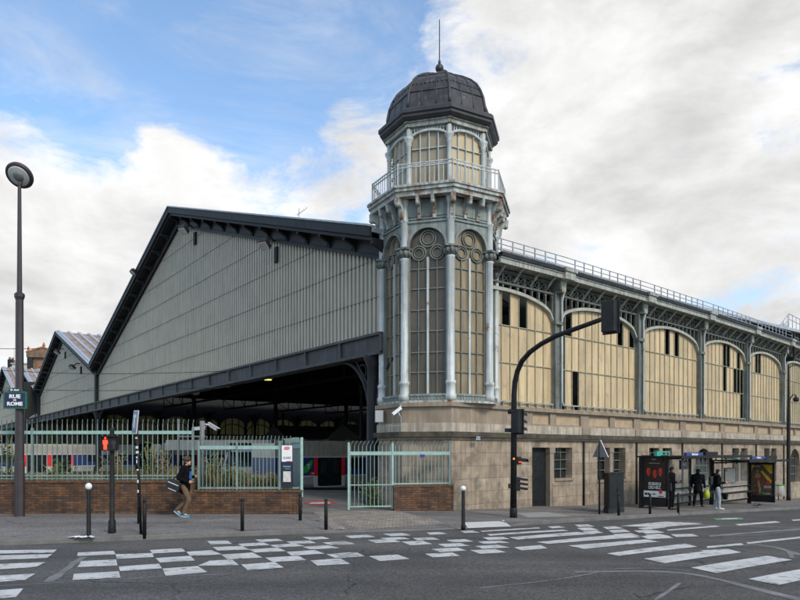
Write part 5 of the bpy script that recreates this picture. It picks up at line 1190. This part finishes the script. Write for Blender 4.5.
b = MB(SF); b.prism(tri(1),-.03,.0); b.build('sign_plate', M['white'], t_); b = MB(SF); b.prism(tri(.98),-.036,-.03); b.build('red_border', M['red'], t_); b = MB(SF); b.prism(tri(.72),-.042,-.036); b.build('white_face', M['white'], t_)
b = MB(SF); b.prism(tri(1.02),.0,.012); b.build('back_plate', M['backgrey'], t_)

# right lamp post
o = gp(788.5,500.5); t_ = thing('lamp_post', 'slim dark lamp post with small curled lamp by the arched window at the right', 'street lamp', o); W = wmat(t_); zl = lambda py: hz(py,o.y)-o.z
b = MB(W); b.lathe([(.13,-.1),(.13,.3),(.12,.35),(.105,zl(420)),(.08,zl(400)),(.06,zl(366)),(.03,zl(364))],(0,0,0),10); b.build('pole', M['black'], t_)
b = MB(W); r_ = o.y/FPX; P = [(0,0,zl(404)),(2*r_,0,zl(398)),(4.5*r_,0,zl(394.5)),(7*r_,0,zl(395)),(7.6*r_,0,zl(398))]; b.tube(P,.035,6); b.tube([(0,0,zl(368)),(3*r_,-.1,zl(366)),(9*r_,-.2,zl(365))],.03,6); b.build('arm', M['black'], t_)
b = MB(W); b.lathe([(.04,.12),(.16,.02),(.17,-.1),(.12,-.2)],(7.6*r_,0,zl(398.5)),12); b.build('lamp_head', M['darkgrey'], t_)
o = gp(780,500.3); t_ = thing('bag_bin', 'clear plastic litter bag hanging on a green ring beside the lamp post', 'bin', o); W = wmat(t_)
b = MB(W); b.tube([(.0,.18,-.05),(0,.18,1.0)],.03,8); b.build('post', M['darkgrey'], t_); b = MB(W); b.tube([(.24*math.cos(a*.45),.24*math.sin(a*.45),.95) for a in range(14)],.03,6,close=True); b.build('ring', M['leaf'], t_)
b = MB(W); b.lathe([(.2,.22),(.27,.3),(.28,.55),(.25,.8),(.24,.95)],(0,0,0),12); b.build('bag', M['plasticbag'], t_); b = MB(W); b.ball((0,-.02,.4),(.2,.2,.14),9,6); b.ball((.06,-.1,.55),(.1,.1,.08),7,5); b.build('rubbish', M['terracotta'], t_)
# pigeon
o = gp(757.5,507.6); t_ = thing('pigeon', 'grey pigeon pecking at the kerb in front of the second bus shelter', 'bird', o, R(200)); W = wmat(t_) @ Matrix.Scale(1.25,4)
b = MB(W); b.tube([(-.24,0,.1),(-.14,0,.115),(-.06,0,.125),(.03,0,.125),(.09,0,.12),(.13,0,.11),(.17,0,.085),(.195,0,.07),(.215,0,.06)],[.012,.028,.055,.07,.062,.042,.032,.028,.006],10); body = b.build('body', M['pigeon'], t_)
b = MB(W)
for s in (-1,1): b.tube([(.01,.03*s,.07),(.0,.03*s,.02),(.035,.03*s,0)],.006,5)
b.build('leg', M['terracotta'], t_); b = MB(W)
for s in (-1,1): b.tube([(.07,.055*s,.13),(-.04,.062*s,.13),(-.18,.03*s,.115)],[.01,.035,.006],8)
b.build('wing', M['darkgrey'], t_)
# paper litter
o = gp(82,537.5); t_ = MB(); rp_ = random.Random(2)
for (dx,dy,s) in ((-.12,0,.16),(.06,.05,.14),(.18,-.03,.1),(-.02,-.06,.1)):
    n = 9; vs = []
    for j in range(n):
        for i in range(n):
            x = (i/(n-1)-.5)*2*s; y = (j/(n-1)-.5)*1.5*s; vs.append((o.x+dx+x,o.y+dy+y,o.z+.012+.05*abs(mnoise.noise((x*9+dx*7,y*9,s)))*(1.2-abs(i/(n-1)-.5)*2)))
    t_.add(vs,[(j*n+i,j*n+i+1,(j+1)*n+i+1,(j+1)*n+i) for j in range(n-1) for i in range(n-1)])
tag(t_.build('paper_litter', M['white']), 'crumpled white paper litter at the foot of the white topped bollard', 'litter')

# ------------------------------------------------------------------ bus shelters
def shelter(lab, back_l, back_r, ad_at_left, roof_h, az, adw, posts, grp='bus shelters'):
    d = (back_r-back_l); Ls = d.length; F = frame((back_l.x,back_l.y,0), math.degrees(math.atan2(d.x,d.y))); g0 = min(ground(*back_l),ground(*back_r))
    t_ = thing('bus_shelter', lab, 'bus shelter', (back_l.x,back_l.y,ground(*back_l)), 0, grp); zr = roof_h
    b = MB(F); b.box(-.12,Ls+.35,-1.75,.12,zr,zr+.06); b.box(-.14,Ls+.37,-1.8,-1.72,zr-.04,zr+.07); b.build('roof', M['black'], t_)
    for x in posts: b = MB(F); b.box(x*Ls-.055,x*Ls+.055,-.06,.06,g0-.3,zr); b.build('post', M['black'], t_)
    b = MB(F); b.box(.06,Ls-.06,-.01,.01,g0+.3,zr-.1); b.build('back_glass', M['shelterglass'], t_)
    b = MB(F); b.box(0,Ls,-.03,.03,g0+.22,g0+.3); b.box(0,Ls,-.03,.03,zr-.12,zr-.04); b.build('glass_rail', M['black'], t_)
    return t_, F, Ls, g0
def yat(F, x, px):                                             # depth across the shelter at which its end meets a sight line
    k = (px-400)/FPX; p0 = F @ Vector((x,0,0)); d = F.to_3x3() @ Vector((0,1,0)); return (k*p0.y-p0.x)/(d.x-k*d.y)
b1l, b1r = gp(640.8,508).xy, gp(711,504.6).xy
def bench(F, x0, x1, g0, parent):
    b = MB(F); b.box(x0,x1,-.5,-.12,g0+.5,g0+.55); b.box(x0,x1,-.16,-.1,g0+.78,g0+.84); sb = b.build('bench', M['darkgrey'], parent)
    b = MB(F)
    for x in (x0+.3,x1-.5): b.prism([(x,g0+.5),(x+.35,g0+.5),(x+.2,g0+.2)],-.3,-.1)
    b.build('bench_bracket', M['black'], sb)
def adpanel(F, x, y0, y1, g0, parent):                         # a two-sided poster case across the shelter's end; local frame: u towards the street
    G = F @ Matrix.Translation((x,y0,0)) @ Matrix.Rotation(R(-90),4,'Z'); L_ = y0-y1
    b = MB(G); b.box(0,L_,-.07,.07,g0+.1,g0+.42); b.box(0,L_,-.07,.07,g0+2.12,g0+2.2); b.box(0,.07,-.07,.07,g0-.05,g0+2.2); b.box(L_-.07,L_,-.07,.07,g0+.1,g0+2.2); b.box(.07,L_-.07,-.04,.04,g0+.42,g0+2.12); fr = b.build('poster_case', M['black'], parent); return G, L_, fr
t_, F, Ls, g0 = shelter('dark bus shelter with the red faced poster at its left end', b1l, b1r, True, hz(457.3,b1l.y), 49, 1.4, (0,.66,1))
bench(F, 1.9, Ls-.4, ground(*b1r)+.15, t_)
G, L_, fr = adpanel(F, .02, -.05, yat(F,.02,668.6), ground(*b1l)+.02, t_); gg = ground(*b1l)+.02
b = MB(G); b.box(.1,L_-.1,-.05,-.041,gg+.45,gg+2.1); po = b.build('poster', M['poster'], fr)
# three red heads, generic
G = G @ Matrix.Diagonal((L_/1.57,1,1,1)); L_ = 1.57
for c_, s in ((.42,1),(.79,1.0),(1.12,1.05)):
    b = MB(G); z0 = gg+1.52-(.08 if c_==.79 else 0)
    for (dx,dz,rx,rz) in ((0,.1,.1,.055),(-.07,.0,.045,.11),(.07,-.02,.04,.1),(.0,-.13,.075,.05),(.01,-.02,.022,.07),(-.02,.03,.05,.015)):
        b.prism([(c_+dx+rx*math.cos(a*.524),z0+dz+rz*math.sin(a*.524)) for a in range(12)],-.056-.001*abs(dx)*10,-.05)
    b.build('red_head', M['posterred'], t_)
b = MB(G); rg = random.Random(9)
def glyphs(b, x0, x1, z0, z1, n, y=-.056):
    w_ = (x1-x0)/n
    for j in range(n):
        a = x0+j*w_; e = a+w_*.8; k_ = rg.randrange(5); t = (z1-z0)*.2
        b.box(a,a+w_*.22,y,-.05,z0,z1)
        if k_ != 0: b.box(a,e,y,-.05,z1-t,z1)
        if k_ in (1,2,4): b.box(a,e,y,-.05,z0,z0+t)
        if k_ in (0,1,3): b.box(a,e,y,-.05,(z0+z1)/2-t/2,(z0+z1)/2+t/2)
        if k_ in (2,3): b.box(e-w_*.22,e,y,-.05,z0,z1)
glyphs(b,.42,1.16,gg+.96,gg+1.08,8); glyphs(b,.42,1.16,gg+.81,gg+.93,7); glyphs(b,.45,1.1,gg+1.86,gg+1.88,22); glyphs(b,.62,.92,gg+2.02,gg+2.05,9); b.build('lettering', M['posterwhite'], t_)
b = MB(G); b.box(.13,L_-.13,-.054,-.05,gg+.47,gg+.73); b.build('white_band', M['posterwhite'], t_)
b = MB(G); b.box(.2,.34,-.058,-.054,gg+.55,gg+.64); b.box(.37,.46,-.058,-.054,gg+.55,gg+.64); b.box(.66,.84,-.058,-.054,gg+.58,gg+.62); b.box(1.0,1.32,-.058,-.054,gg+.5,gg+.53); b.build('lettering', M['poster'], t_)
b = MB(G); b.prism([(1.14+.1*math.cos(a*.4),gg+.7+.09*math.sin(a*.4)) for a in range(16)],-.06,-.054); b.build('red_badge', M['red'], t_)
def roofboard(F, x0, x1, z0, z1, y, m, txt=None, sq=False):
    b = MB(F); b.box(x0,x1,y,y+.12,z0,z1); p_ = b.build('roof_sign', M[m], t_)
    for x in (x0+.1,x1-.1): b = MB(F); b.box(x-.02,x+.02,y+.04,y+.08,z0-.25,z0); b.build('sign_bracket', M['black'], p_)
    if txt: text(txt,(z1-z0)*.85,M['white'],F @ Matrix.Translation(((x0+x1)/2,y-.006,(z0+z1)/2)),p_,bold=.006)
    if sq:
        for j, mm in enumerate(('black','posterred','darkgrey')): b = MB(F); b.box(x0+(x1-x0)*(.46+.16*j),x0+(x1-x0)*(.58+.16*j),y-.008,y,z0+.05,z1-.05); b.build('line_number', M[mm], p_)
def xat(F, px, y):                                              # where a sight line crosses the shelter's long axis
    k = (px-400)/FPX; p0 = F @ Vector((0,y,0)); d = (F.to_3x3() @ Vector((1,0,0))); return (k*p0.y-p0.x)/(d.x-k*d.y)
zrf = hz(457.3,b1l.y)+.09
def zpx(F, x, y, py): return hz(py,(F @ Vector((x,y,0))).y)
def rb(F, pa, pb, ya, yb_, m, txt=None, sq=False):
    x0, x1 = xat(F,pa,-.9), xat(F,pb,-.9); xm = (x0+x1)/2; roofboard(F,x0,x1,zpx(F,xm,-.9,yb_),zpx(F,xm,-.9,ya),-.9,m,txt,sq)
rb(F,657,669.8,451.2,456,'teal',None,True); rb(F,686.5,703,452.5,456,'blueBright','Saint-Lazare'); rb(F,706,718,451.8,455.2,'black')
b = MB(F); x = xat(F,683.5,-.8); b.box(x-.35,x+.35,-.84,-.76,zrf-.62,zrf-.22); b.box(x-.02,x+.02,-.82,-.78,zrf-.22,zrf-.05); pn = b.build('arrival_screen', M['blueSign'], t_); text('BUS',.2,M['posterwhite'],F @ Matrix.Translation((x,-.845,zrf-.4)),pn)
b = MB(F); x = xat(F,671.5,-.03); b.box(x-.25,x+.2,-.05,-.02,hz(475,(F@Vector((x,0,0))).y),hz(464.5,(F@Vector((x,0,0))).y)); b.build('notice', M['paper'], t_)
b2l, b2r = gp(710.3,504.9).xy, gp(748.7,503.4).xy
dd_ = (b2r-b2l); b2l = b2l+dd_.normalized()*.25
t_, F, Ls, g0 = shelter('dark bus shelter with the yellow poster at its right end', b2l, b2r, False, hz(461.2,b2l.y), 49, 1.4, (0,1))
bench(F, .5, Ls-.1, ground(*b2r)+.18, t_)
b = MB(F); x0, x1 = xat(F,724.5,-.05), xat(F,735.5,-.05); Yp = (F@Vector((x0,0,0))).y; b.box(x0,x1,-.06,-.012,hz(483.5,Yp),hz(468,Yp)); mp_ = b.build('route_map_frame', M['darkgrey'], t_); b = MB(F); b.box(x0+.05,x1-.05,-.066,-.06,hz(483,Yp),hz(468.6,Yp)); b.build('route_map', M['paper'], mp_); b = MB(F); b.box(x0+.06,x0+.3,-.07,-.066,hz(471.5,Yp),hz(469,Yp)); b.build('map_header', M['teal'], mp_)
G, L_, fr = adpanel(F, Ls-.02, -.05, yat(F,Ls-.02,774.8), ground(*b2r)+.02, t_); gg = ground(*b2r)+.02
b = MB(G); b.box(.1,L_-.1,-.05,-.041,gg+.45,gg+2.1); b.build('poster', M['postertan'], fr)
G = G @ Matrix.Diagonal((L_/1.5,1,1,1)); L_ = 1.5
b = MB(G); b.prism([(.8,gg+2.08),(1.38,gg+2.08),(1.38,gg+1.6),(1.25,gg+1.62)],-.054,-.05); b.prism([(.66,gg+1.72),(.8,gg+1.78),(1.36,gg+1.22),(1.26,gg+1.1)],-.057,-.05); b.prism([(.14,gg+2.06),(.3,gg+2.06),(.14,gg+1.7)],-.054,-.05); b.build('yellow_shape', M['posteryel'], t_)
b = MB(G); b.prism([(.5+.07*math.cos(a*.5),gg+1.72+.1*math.sin(a*.5)) for a in range(13)],-.057,-.05); b.prism([(.38,gg+1.6),(.62,gg+1.62),(.7,gg+1.5),(.62,gg+1.1),(.72,gg+.8),(.66,gg+.55),(.6,gg+.55),(.58,gg+.8),(.5,gg+1.1),(.48,gg+1.4),(.32,gg+1.36)],-.056,-.05); b.build('figure', M['posterskin'], t_)
b = MB(G); b.prism([(.46,gg+1.38),(.68,gg+1.4),(.66,gg+1.22),(.5,gg+1.2)],-.06,-.05); b.build('red_shape', M['posterred'], t_); b = MB(G); b.prism([(1.0,gg+1.02),(1.25,gg+1.04),(1.22,gg+1.24),(1.02,gg+1.22)],-.06,-.05); b.build('red_shape', M['posterred'], t_)
rg = random.Random(4)
for a_ in ((.9,1.32,.84,.98,5),(.2,.7,1.95,2.02,8),(.98,1.3,.52,.58,7)): b = MB(G); glyphs(b,a_[0],a_[1],gg+a_[2],gg+a_[3],a_[4]); b.build('lettering', M['posterwhite'], t_)
b = MB(G); b.prism([(.86+.08*math.cos(a*.5),gg+.56+.06*math.sin(a*.5)) for a in range(13)],-.057,-.05); b.build('green_badge', M['leaf'], t_)
rb(F,726.3,738.8,455.2,459,'teal',None,True); rb(F,752,765.5,456.2,458.8,'blueBright','Saint-Lazare'); rb(F,766,777,455.6,459,'black')
# ------------------------------------------------------------------ people
def cone(b, p, q, r0, r1, n=12):
    b.tube([Vector(p),Vector(q)],[r0,r1],n); b.ball(p,r0,n,8); b.ball(q,r1,n,8)
def fuse(b, name, m, parent, voxel=.012, smooth=3):            # one continuous skin from overlapping volumes
    o = b.build(name, m, parent)
    for v in o.data.vertices: pass
    md = o.modifiers.new('remesh','REMESH'); md.mode = 'VOXEL'; md.voxel_size = voxel; md.use_smooth_shade = True
    s_ = o.modifiers.new('smooth','SMOOTH'); s_.factor = .5; s_.iterations = smooth
    dg = bpy.context.evaluated_depsgraph_get(); dg.update()
    me = bpy.data.meshes.new_from_object(o.evaluated_get(dg)); me.name = name
    o.modifiers.clear(); o.data = me; me.materials.clear(); me.materials.append(m)
    for p in me.polygons: p.use_smooth = True
    return o
def chain(b, pts, rs, n=12):
    for i in range(len(pts)-1): cone(b, pts[i], pts[i+1], rs[i], rs[i+1], n)
def person(lab, loc, heading, J, skin, hair, coat, trousers, shoes, coat_len=.0, hood=False, group='people on the pavement', sole=None):
    """J: joints in the body's own frame, x forward, y left, z up."""
    t_ = thing('person', lab, 'person', loc, heading, None); W = wmat(t_)
    V = {k: Vector(v) for k,v in J.items() if isinstance(v,(tuple,list))}
    # body
    b = MB(W); hd = V['head']; fwd = Vector((math.cos(J.get('look',0)),math.sin(J.get('look',0)),0)); sd_ = Vector((-fwd.y,fwd.x,0)); tilt = J.get('nod',0.0)
    chain(b,[V['pelvis'],V['waist'],V['chest'],V['neck']],[.125,.115,.135,.06]); cone(b,V['neck'],hd-Vector((0,0,.05)),.055,.052)
    b.ball(hd,(.078,.078,.105),14,10); b.ball(hd+fwd*.03+Vector((0,0,-.055)),(.058,.055,.062),12,8); b.ball(hd+fwd*.068+Vector((0,0,-.095)),.026,8,6)
    b.tube([hd+fwd*.07+Vector((0,0,.01)),hd+fwd*.1+Vector((0,0,-.028)),hd+fwd*.08+Vector((0,0,-.036))],[.01,.016,.008],8)
    b.tube([hd+fwd*.078+sd_*.022+Vector((0,0,-.062)),hd+fwd*.086+Vector((0,0,-.06)),hd+fwd*.078-sd_*.022+Vector((0,0,-.062))],.009,6)
    for s in (-1,1): b.ball(hd+sd_*s*.079+Vector((0,0,-.015)),(.02,.012,.032),8,6); b.ball(hd+fwd*.066+sd_*s*.032+Vector((0,0,.018)),(.016,.02,.01),8,5)
    for s in ('l','r'):
        chain(b,[V['sh'+s],V['el'+s],V['wr'+s]],[.05,.04,.028]); chain(b,[V['hip'+s],V['kn'+s],V['an'+s]],[.085,.055,.04])
        w_ = V['wr'+s]; d = V.get('hd'+s,(w_-V['el'+s]).normalized()).normalized(); up = Vector((0,0,1)) if abs(d.z)<.8 else Vector((1,0,0)); a = d.cross(up).normalized(); c = a.cross(d).normalized()
        palm = w_+d*.05
        for u in (-.024,-.008,.008,.024): cone(b, w_+c*u*.6, palm+d*.035+c*u, .017,.013,8)
        for u, l in ((-.028,.055),(-.009,.07),(.01,.075),(.029,.066)):
            k0 = palm+d*.035+c*u; k1 = k0+d*l*.55+a*.006; k2 = k1+d*l*.35+a*.026; cone(b,k0,k1,.0095,.009,7); cone(b,k1,k2,.009,.0075,7)
        k0 = w_+d*.025+c*.026; k1 = k0+d*.03+c*.028+a*.012; cone(b,k0,k1,.012,.0105,7); cone(b,k1,k1+d*.03+a*.014,.0105,.0085,7)
        chain(b,[V['an'+s],V['to'+s]],[.04,.03])
    body = fuse(b,'body',skin,t_,.0085,2)
    # clothes
    b = MB(W); chain(b,[V['pelvis']+Vector((0,0,coat_len)),V['waist'],V['chest'],V['neck']-Vector((0,0,.03))],[.165 if coat_len<-.05 else .155,.155,.165,.085],16)
    bk = J.get('bulk',1.0)
    for s in (-1,1): b.ball(V['chest']+Vector((0,.075*s*bk,.02)),(.125*bk,.1*bk,.15),12,8); b.ball(V['waist']+Vector((0,.06*s*bk,.05)),(.12*bk,.1*bk,.2),12,8); b.ball(V['pelvis']+Vector((0,.06*s,coat_len+.04)),(.135,.11,.1),12,8)
    for s in ('l','r'): chain(b,[V['sh'+s],V['el'+s],V['wr'+s].lerp(V['el'+s],.06)],[.08,.064,.05])
    b.tube([V['neck']+Vector((-.03,0,-.04)),V['neck']+Vector((0,0,.02))],[.1,.075],12)
    if hood: b.ball(V['neck']+Vector((-.09,0,-.0)),(.085,.11,.075),10,8)
    fuse(b,'jacket',coat,t_,.014,9)
    b = MB(W); b.ball(V['pelvis'],(.135,.165,.13),14,8)
    for s in ('l','r'): chain(b,[V['hip'+s],V['kn'+s],V['an'+s]+Vector((0,0,.0))],[.1,.075,.062])
    fuse(b,'trousers',trousers,t_,.014,3)
    for s in ('l','r'):
        b = MB(W); A, T = V['an'+s], V['to'+s]; d = (T-A); d.normalize(); heel = A-Vector((d.x,d.y,0)).normalized()*.035+Vector((0,0,-.035)); u = (T-heel)
        for f, r_ in ((0,.04),(.3,.046),(.6,.044),(.85,.042),(1.0,.034)): b.ball(heel+u*f+Vector((0,0,.012 if f<.5 else .002)),(r_,r_,r_*.95),10,7)
        cone(b,heel+u*.1,A+Vector((0,0,.02)),.04,.046,10); chain(b,[heel,heel+u*.5,T],[.038,.042,.036]); sh = fuse(b,'shoe',shoes,t_,.01,2)
        if sole: b = MB(W); nn = u.normalized(); pp = Vector((-nn.y,nn.x,0)).normalized()*.042; dn = nn.cross(pp.normalized()); dn = dn if dn.z<0 else -dn; q0, q1 = heel-nn*.035+dn*.03, T+nn*.035+dn*.028; b.add([q0-pp*.8,q0+pp*.8,q1+pp*.8,q1-pp*.8,q0-pp*.8+dn*.02,q0+pp*.8+dn*.02,q1+pp*.8+dn*.02,q1-pp*.8+dn*.02],[(0,1,2,3),(7,6,5,4),(0,4,5,1),(1,5,6,2),(2,6,7,3),(3,7,4,0)]); b.build('sole', sole, sh, .004)
    # hair
    b = MB(W); rh = random.Random(int(loc[0]*100)); hs = J.get('hairsize',1.0)
    b.ball(hd-fwd*.018+Vector((0,0,.035)),(.088*hs,.088*hs,.088*hs),14,9); b.ball(hd-fwd*.045+Vector((0,0,-.015)),(.06*hs,.078*hs,.085*hs),12,8)
    for _ in range(int(40*hs**4)):
        a = rh.uniform(0,6.28); e = rh.uniform(.1,1.3); v = fwd*math.cos(a)*math.cos(e)+sd_*math.sin(a)*math.cos(e)+Vector((0,0,math.sin(e)))
        if v.dot(fwd) > .75 and v.z < .55: continue
        b.ball(hd-fwd*.018+Vector((0,0,.035))+v*.084*hs,rh.uniform(.016,.03)*hs,7,5)
    fuse(b,'hair',hair,t_,.011,2)
    return t_, W, V
STAND = dict(pelvis=(0,0,.95),waist=(0,0,1.1),chest=(.0,0,1.33),neck=(.0,0,1.5),head=(.03,0,1.64),shl=(0,.19,1.43),shr=(0,-.19,1.43),ell=(-.02,.25,1.15),elr=(-.02,-.25,1.15),wrl=(.1,.24,.92),wrr=(.1,-.24,.92),
             hipl=(0,.09,.92),hipr=(0,-.09,.92),knl=(.02,.1,.5),knr=(.02,-.1,.5),anl=(-.02,.1,.09),anr=(-.02,-.1,.09),tol=(.15,.12,.035),tor=(.15,-.12,.035))
def pose(**k): d = dict(STAND); d.update(k); return d
o = gp(184.5,516.8)
t_, W, V = person('person in black coat and tan trousers striding past the brick wall with phone in hand', o, R(-4),
    pose(pelvis=(0,0,.93),waist=(.02,0,1.08),chest=(.03,0,1.31),neck=(.045,0,1.48),head=(.09,0,1.625),look=.0,hairsize=1.2,shl=(.03,.18,1.41),shr=(.03,-.18,1.41),ell=(-.02,.25,1.15),elr=(-.08,-.25,1.14),wrl=(.24,.17,1.16),wrr=(.2,-.2,1.02),
         hdl=(1,-.2,.35),hdr=(1,.15,.1),hipl=(0,.085,.9),hipr=(.0,-.085,.9),knl=(.05,.09,.47),knr=(.17,-.09,.5),anl=(-.26,.09,.2),anr=(.0,-.09,.095),tol=(-.15,.1,.05),tor=(.165,-.11,.035)),
    M['skin'],M['hair'],M['coat'],M['chino'],M['shoeblue'],-.12,sole=M['shoewhite'])
b = MB(W); b.box(-.1,.02,-.02,.02,-.3,.3)
b = MB(W @ Matrix.Translation((-.24,-.2,.92)) @ Matrix.Rotation(R(22),4,'Y')); b.box(-.2,.2,-.08,.08,-.15,.15); bag = tag(b.build('messenger_bag', M['bag'], None, .02),'black messenger bag with white stripes at the walking person\'s hip','bag')
b = MB(W @ Matrix.Translation((-.24,-.2,.92)) @ Matrix.Rotation(R(22),4,'Y')); b.box(-.17,.16,-.088,-.081,.05,.075); b.box(-.1,.15,-.09,-.081,-.12,-.1); b.build('bag_stripe', M['posterwhite'], bag)
b = MB(W); b.tube([(-.36,-.2,1.0),(-.16,-.2,1.2),(.0,-.16,1.42),(.06,-.02,1.49),(.08,.12,1.42),(.1,.2,1.2)],.016,6); b.build('strap', M['bag'], bag)
b = MB(W); b.prism([(.12,1.4),(.19,1.32),(.2,1.12),(.14,1.1)],-.06,.06); b.build('shirt_front', M['shirt'], t_)
b = MB(W @ Matrix.Translation((.32,-.185,1.03)) @ Matrix.Rotation(R(-30),4,'Y')); b.box(-.02,.1,-.03,.03,0,.012); tag(b.build('phone', M['lens'], None, .003),'small dark phone in the walking person\'s right hand','phone')
# at the bus stop
o = gp(671.3,509.7)
t_, W, V = person('person in black clothes beside the red faced poster looking at a phone', o, R(-48), pose(wrr=(.3,-.16,1.14),elr=(-.02,-.24,1.12),wrl=(.3,.12,1.14),ell=(-.02,.24,1.12),hdr=(1,.3,.2),hdl=(1,-.3,.2),head=(.05,0,1.62)),M['skin2'],M['hairblack'],M['coat'],M['blacktr'],M['shoeblack'],-.1)
b = MB(W @ Matrix.Translation((.41,-.02,1.18)) @ Matrix.Rotation(R(-45),4,'Y')); b.box(-.07,.07,-.035,.035,0,.012); tag(b.build('phone', M['lens'], None, .003),'phone held by the person beside the red faced poster','phone')
b = MB(W); b.box(-.14,.14,-.3,-.2,.78,1.12); hb = tag(b.build('shoulder_bag', M['bag'], None, .03),'black shoulder bag worn by the person beside the red faced poster','bag'); b = MB(W); b.tube([(-.1,-.25,1.1),(0,-.23,1.45),(.1,-.25,1.1)],.015,6); b.build('strap', M['bag'], hb)
o = gp(698,506.7)
t_, W, V = person('person in a dark hooded anorak seen from behind holding a lime green bag', o, R(52), pose(shl=(0,.22,1.42),shr=(0,-.22,1.42),bulk=1.35,ell=(-.02,.27,1.15),elr=(-.02,-.27,1.15),wrl=(.02,.27,.9),wrr=(.02,-.29,.88),hdr=(.05,0,-1),hdl=(.1,0,-1),knl=(.02,.14,.5),knr=(.02,-.14,.5),anl=(-.02,.17,.09),anr=(-.02,-.17,.09),tol=(.14,.21,.035),tor=(.14,-.21,.035),head=(.03,0,1.6),hairsize=1.06),M['skin'],M['hairblack'],M['coat2'],M['blacktr'],M['shoeblack'],-.16,True)
b = MB(W @ Matrix.Translation((.03,-.36,.78))); n=10
b.lathe([(.1,-.38),(.14,-.33),(.14,-.15),(.1,-.03),(.03,.03)],(0,0,0),10); bg_ = tag(b.build('carrier_bag', M['limebag']),'lime green carrier bag hanging from the hand of the person in the anorak','bag'); b = MB(W); b.tube([(.03,-.33,.78),(.03,-.32,.84)],.02,6); b.build('bag_handle', M['limebag'], bg_)
o = gp(717,509.6)
t_, W, V = person('person in black hooded top and pale grey jeans looking down at a phone', o, R(-8), pose(wrr=(.3,-.12,1.16),elr=(-.04,-.24,1.13),wrl=(.3,.12,1.14),ell=(-.02,.24,1.12),hdr=(1,.3,.2),hdl=(1,-.3,.2),head=(.06,0,1.61),anr=(.05,-.1,.09),tor=(.23,-.13,.035),anl=(-.08,.1,.09),tol=(.09,.12,.035),knr=(.06,-.1,.5)),M['skin'],M['hairblack'],M['coat'],M['jeans'],M['shoewhite'],-.02,True)
b = MB(W @ Matrix.Translation((.41,.0,1.2)) @ Matrix.Rotation(R(-45),4,'Y')); b.box(-.07,.07,-.035,.035,0,.012); tag(b.build('phone', M['lens'], None, .003),'phone held by the person in pale grey jeans','phone')
b = MB(W); b.box(-.32,-.17,-.13,.13,1.05,1.42); bp_ = tag(b.build('backpack', M['bag'], None, .04),'black backpack on the person in pale grey jeans','bag'); b = MB(W)
for s in (-1,1): b.tube([(-.2,.1*s,1.4),(-.02,.12*s,1.5),(.14,.1*s,1.38),(.12,.12*s,1.15)],.016,6)
b.build('strap', M['bag'], bp_)
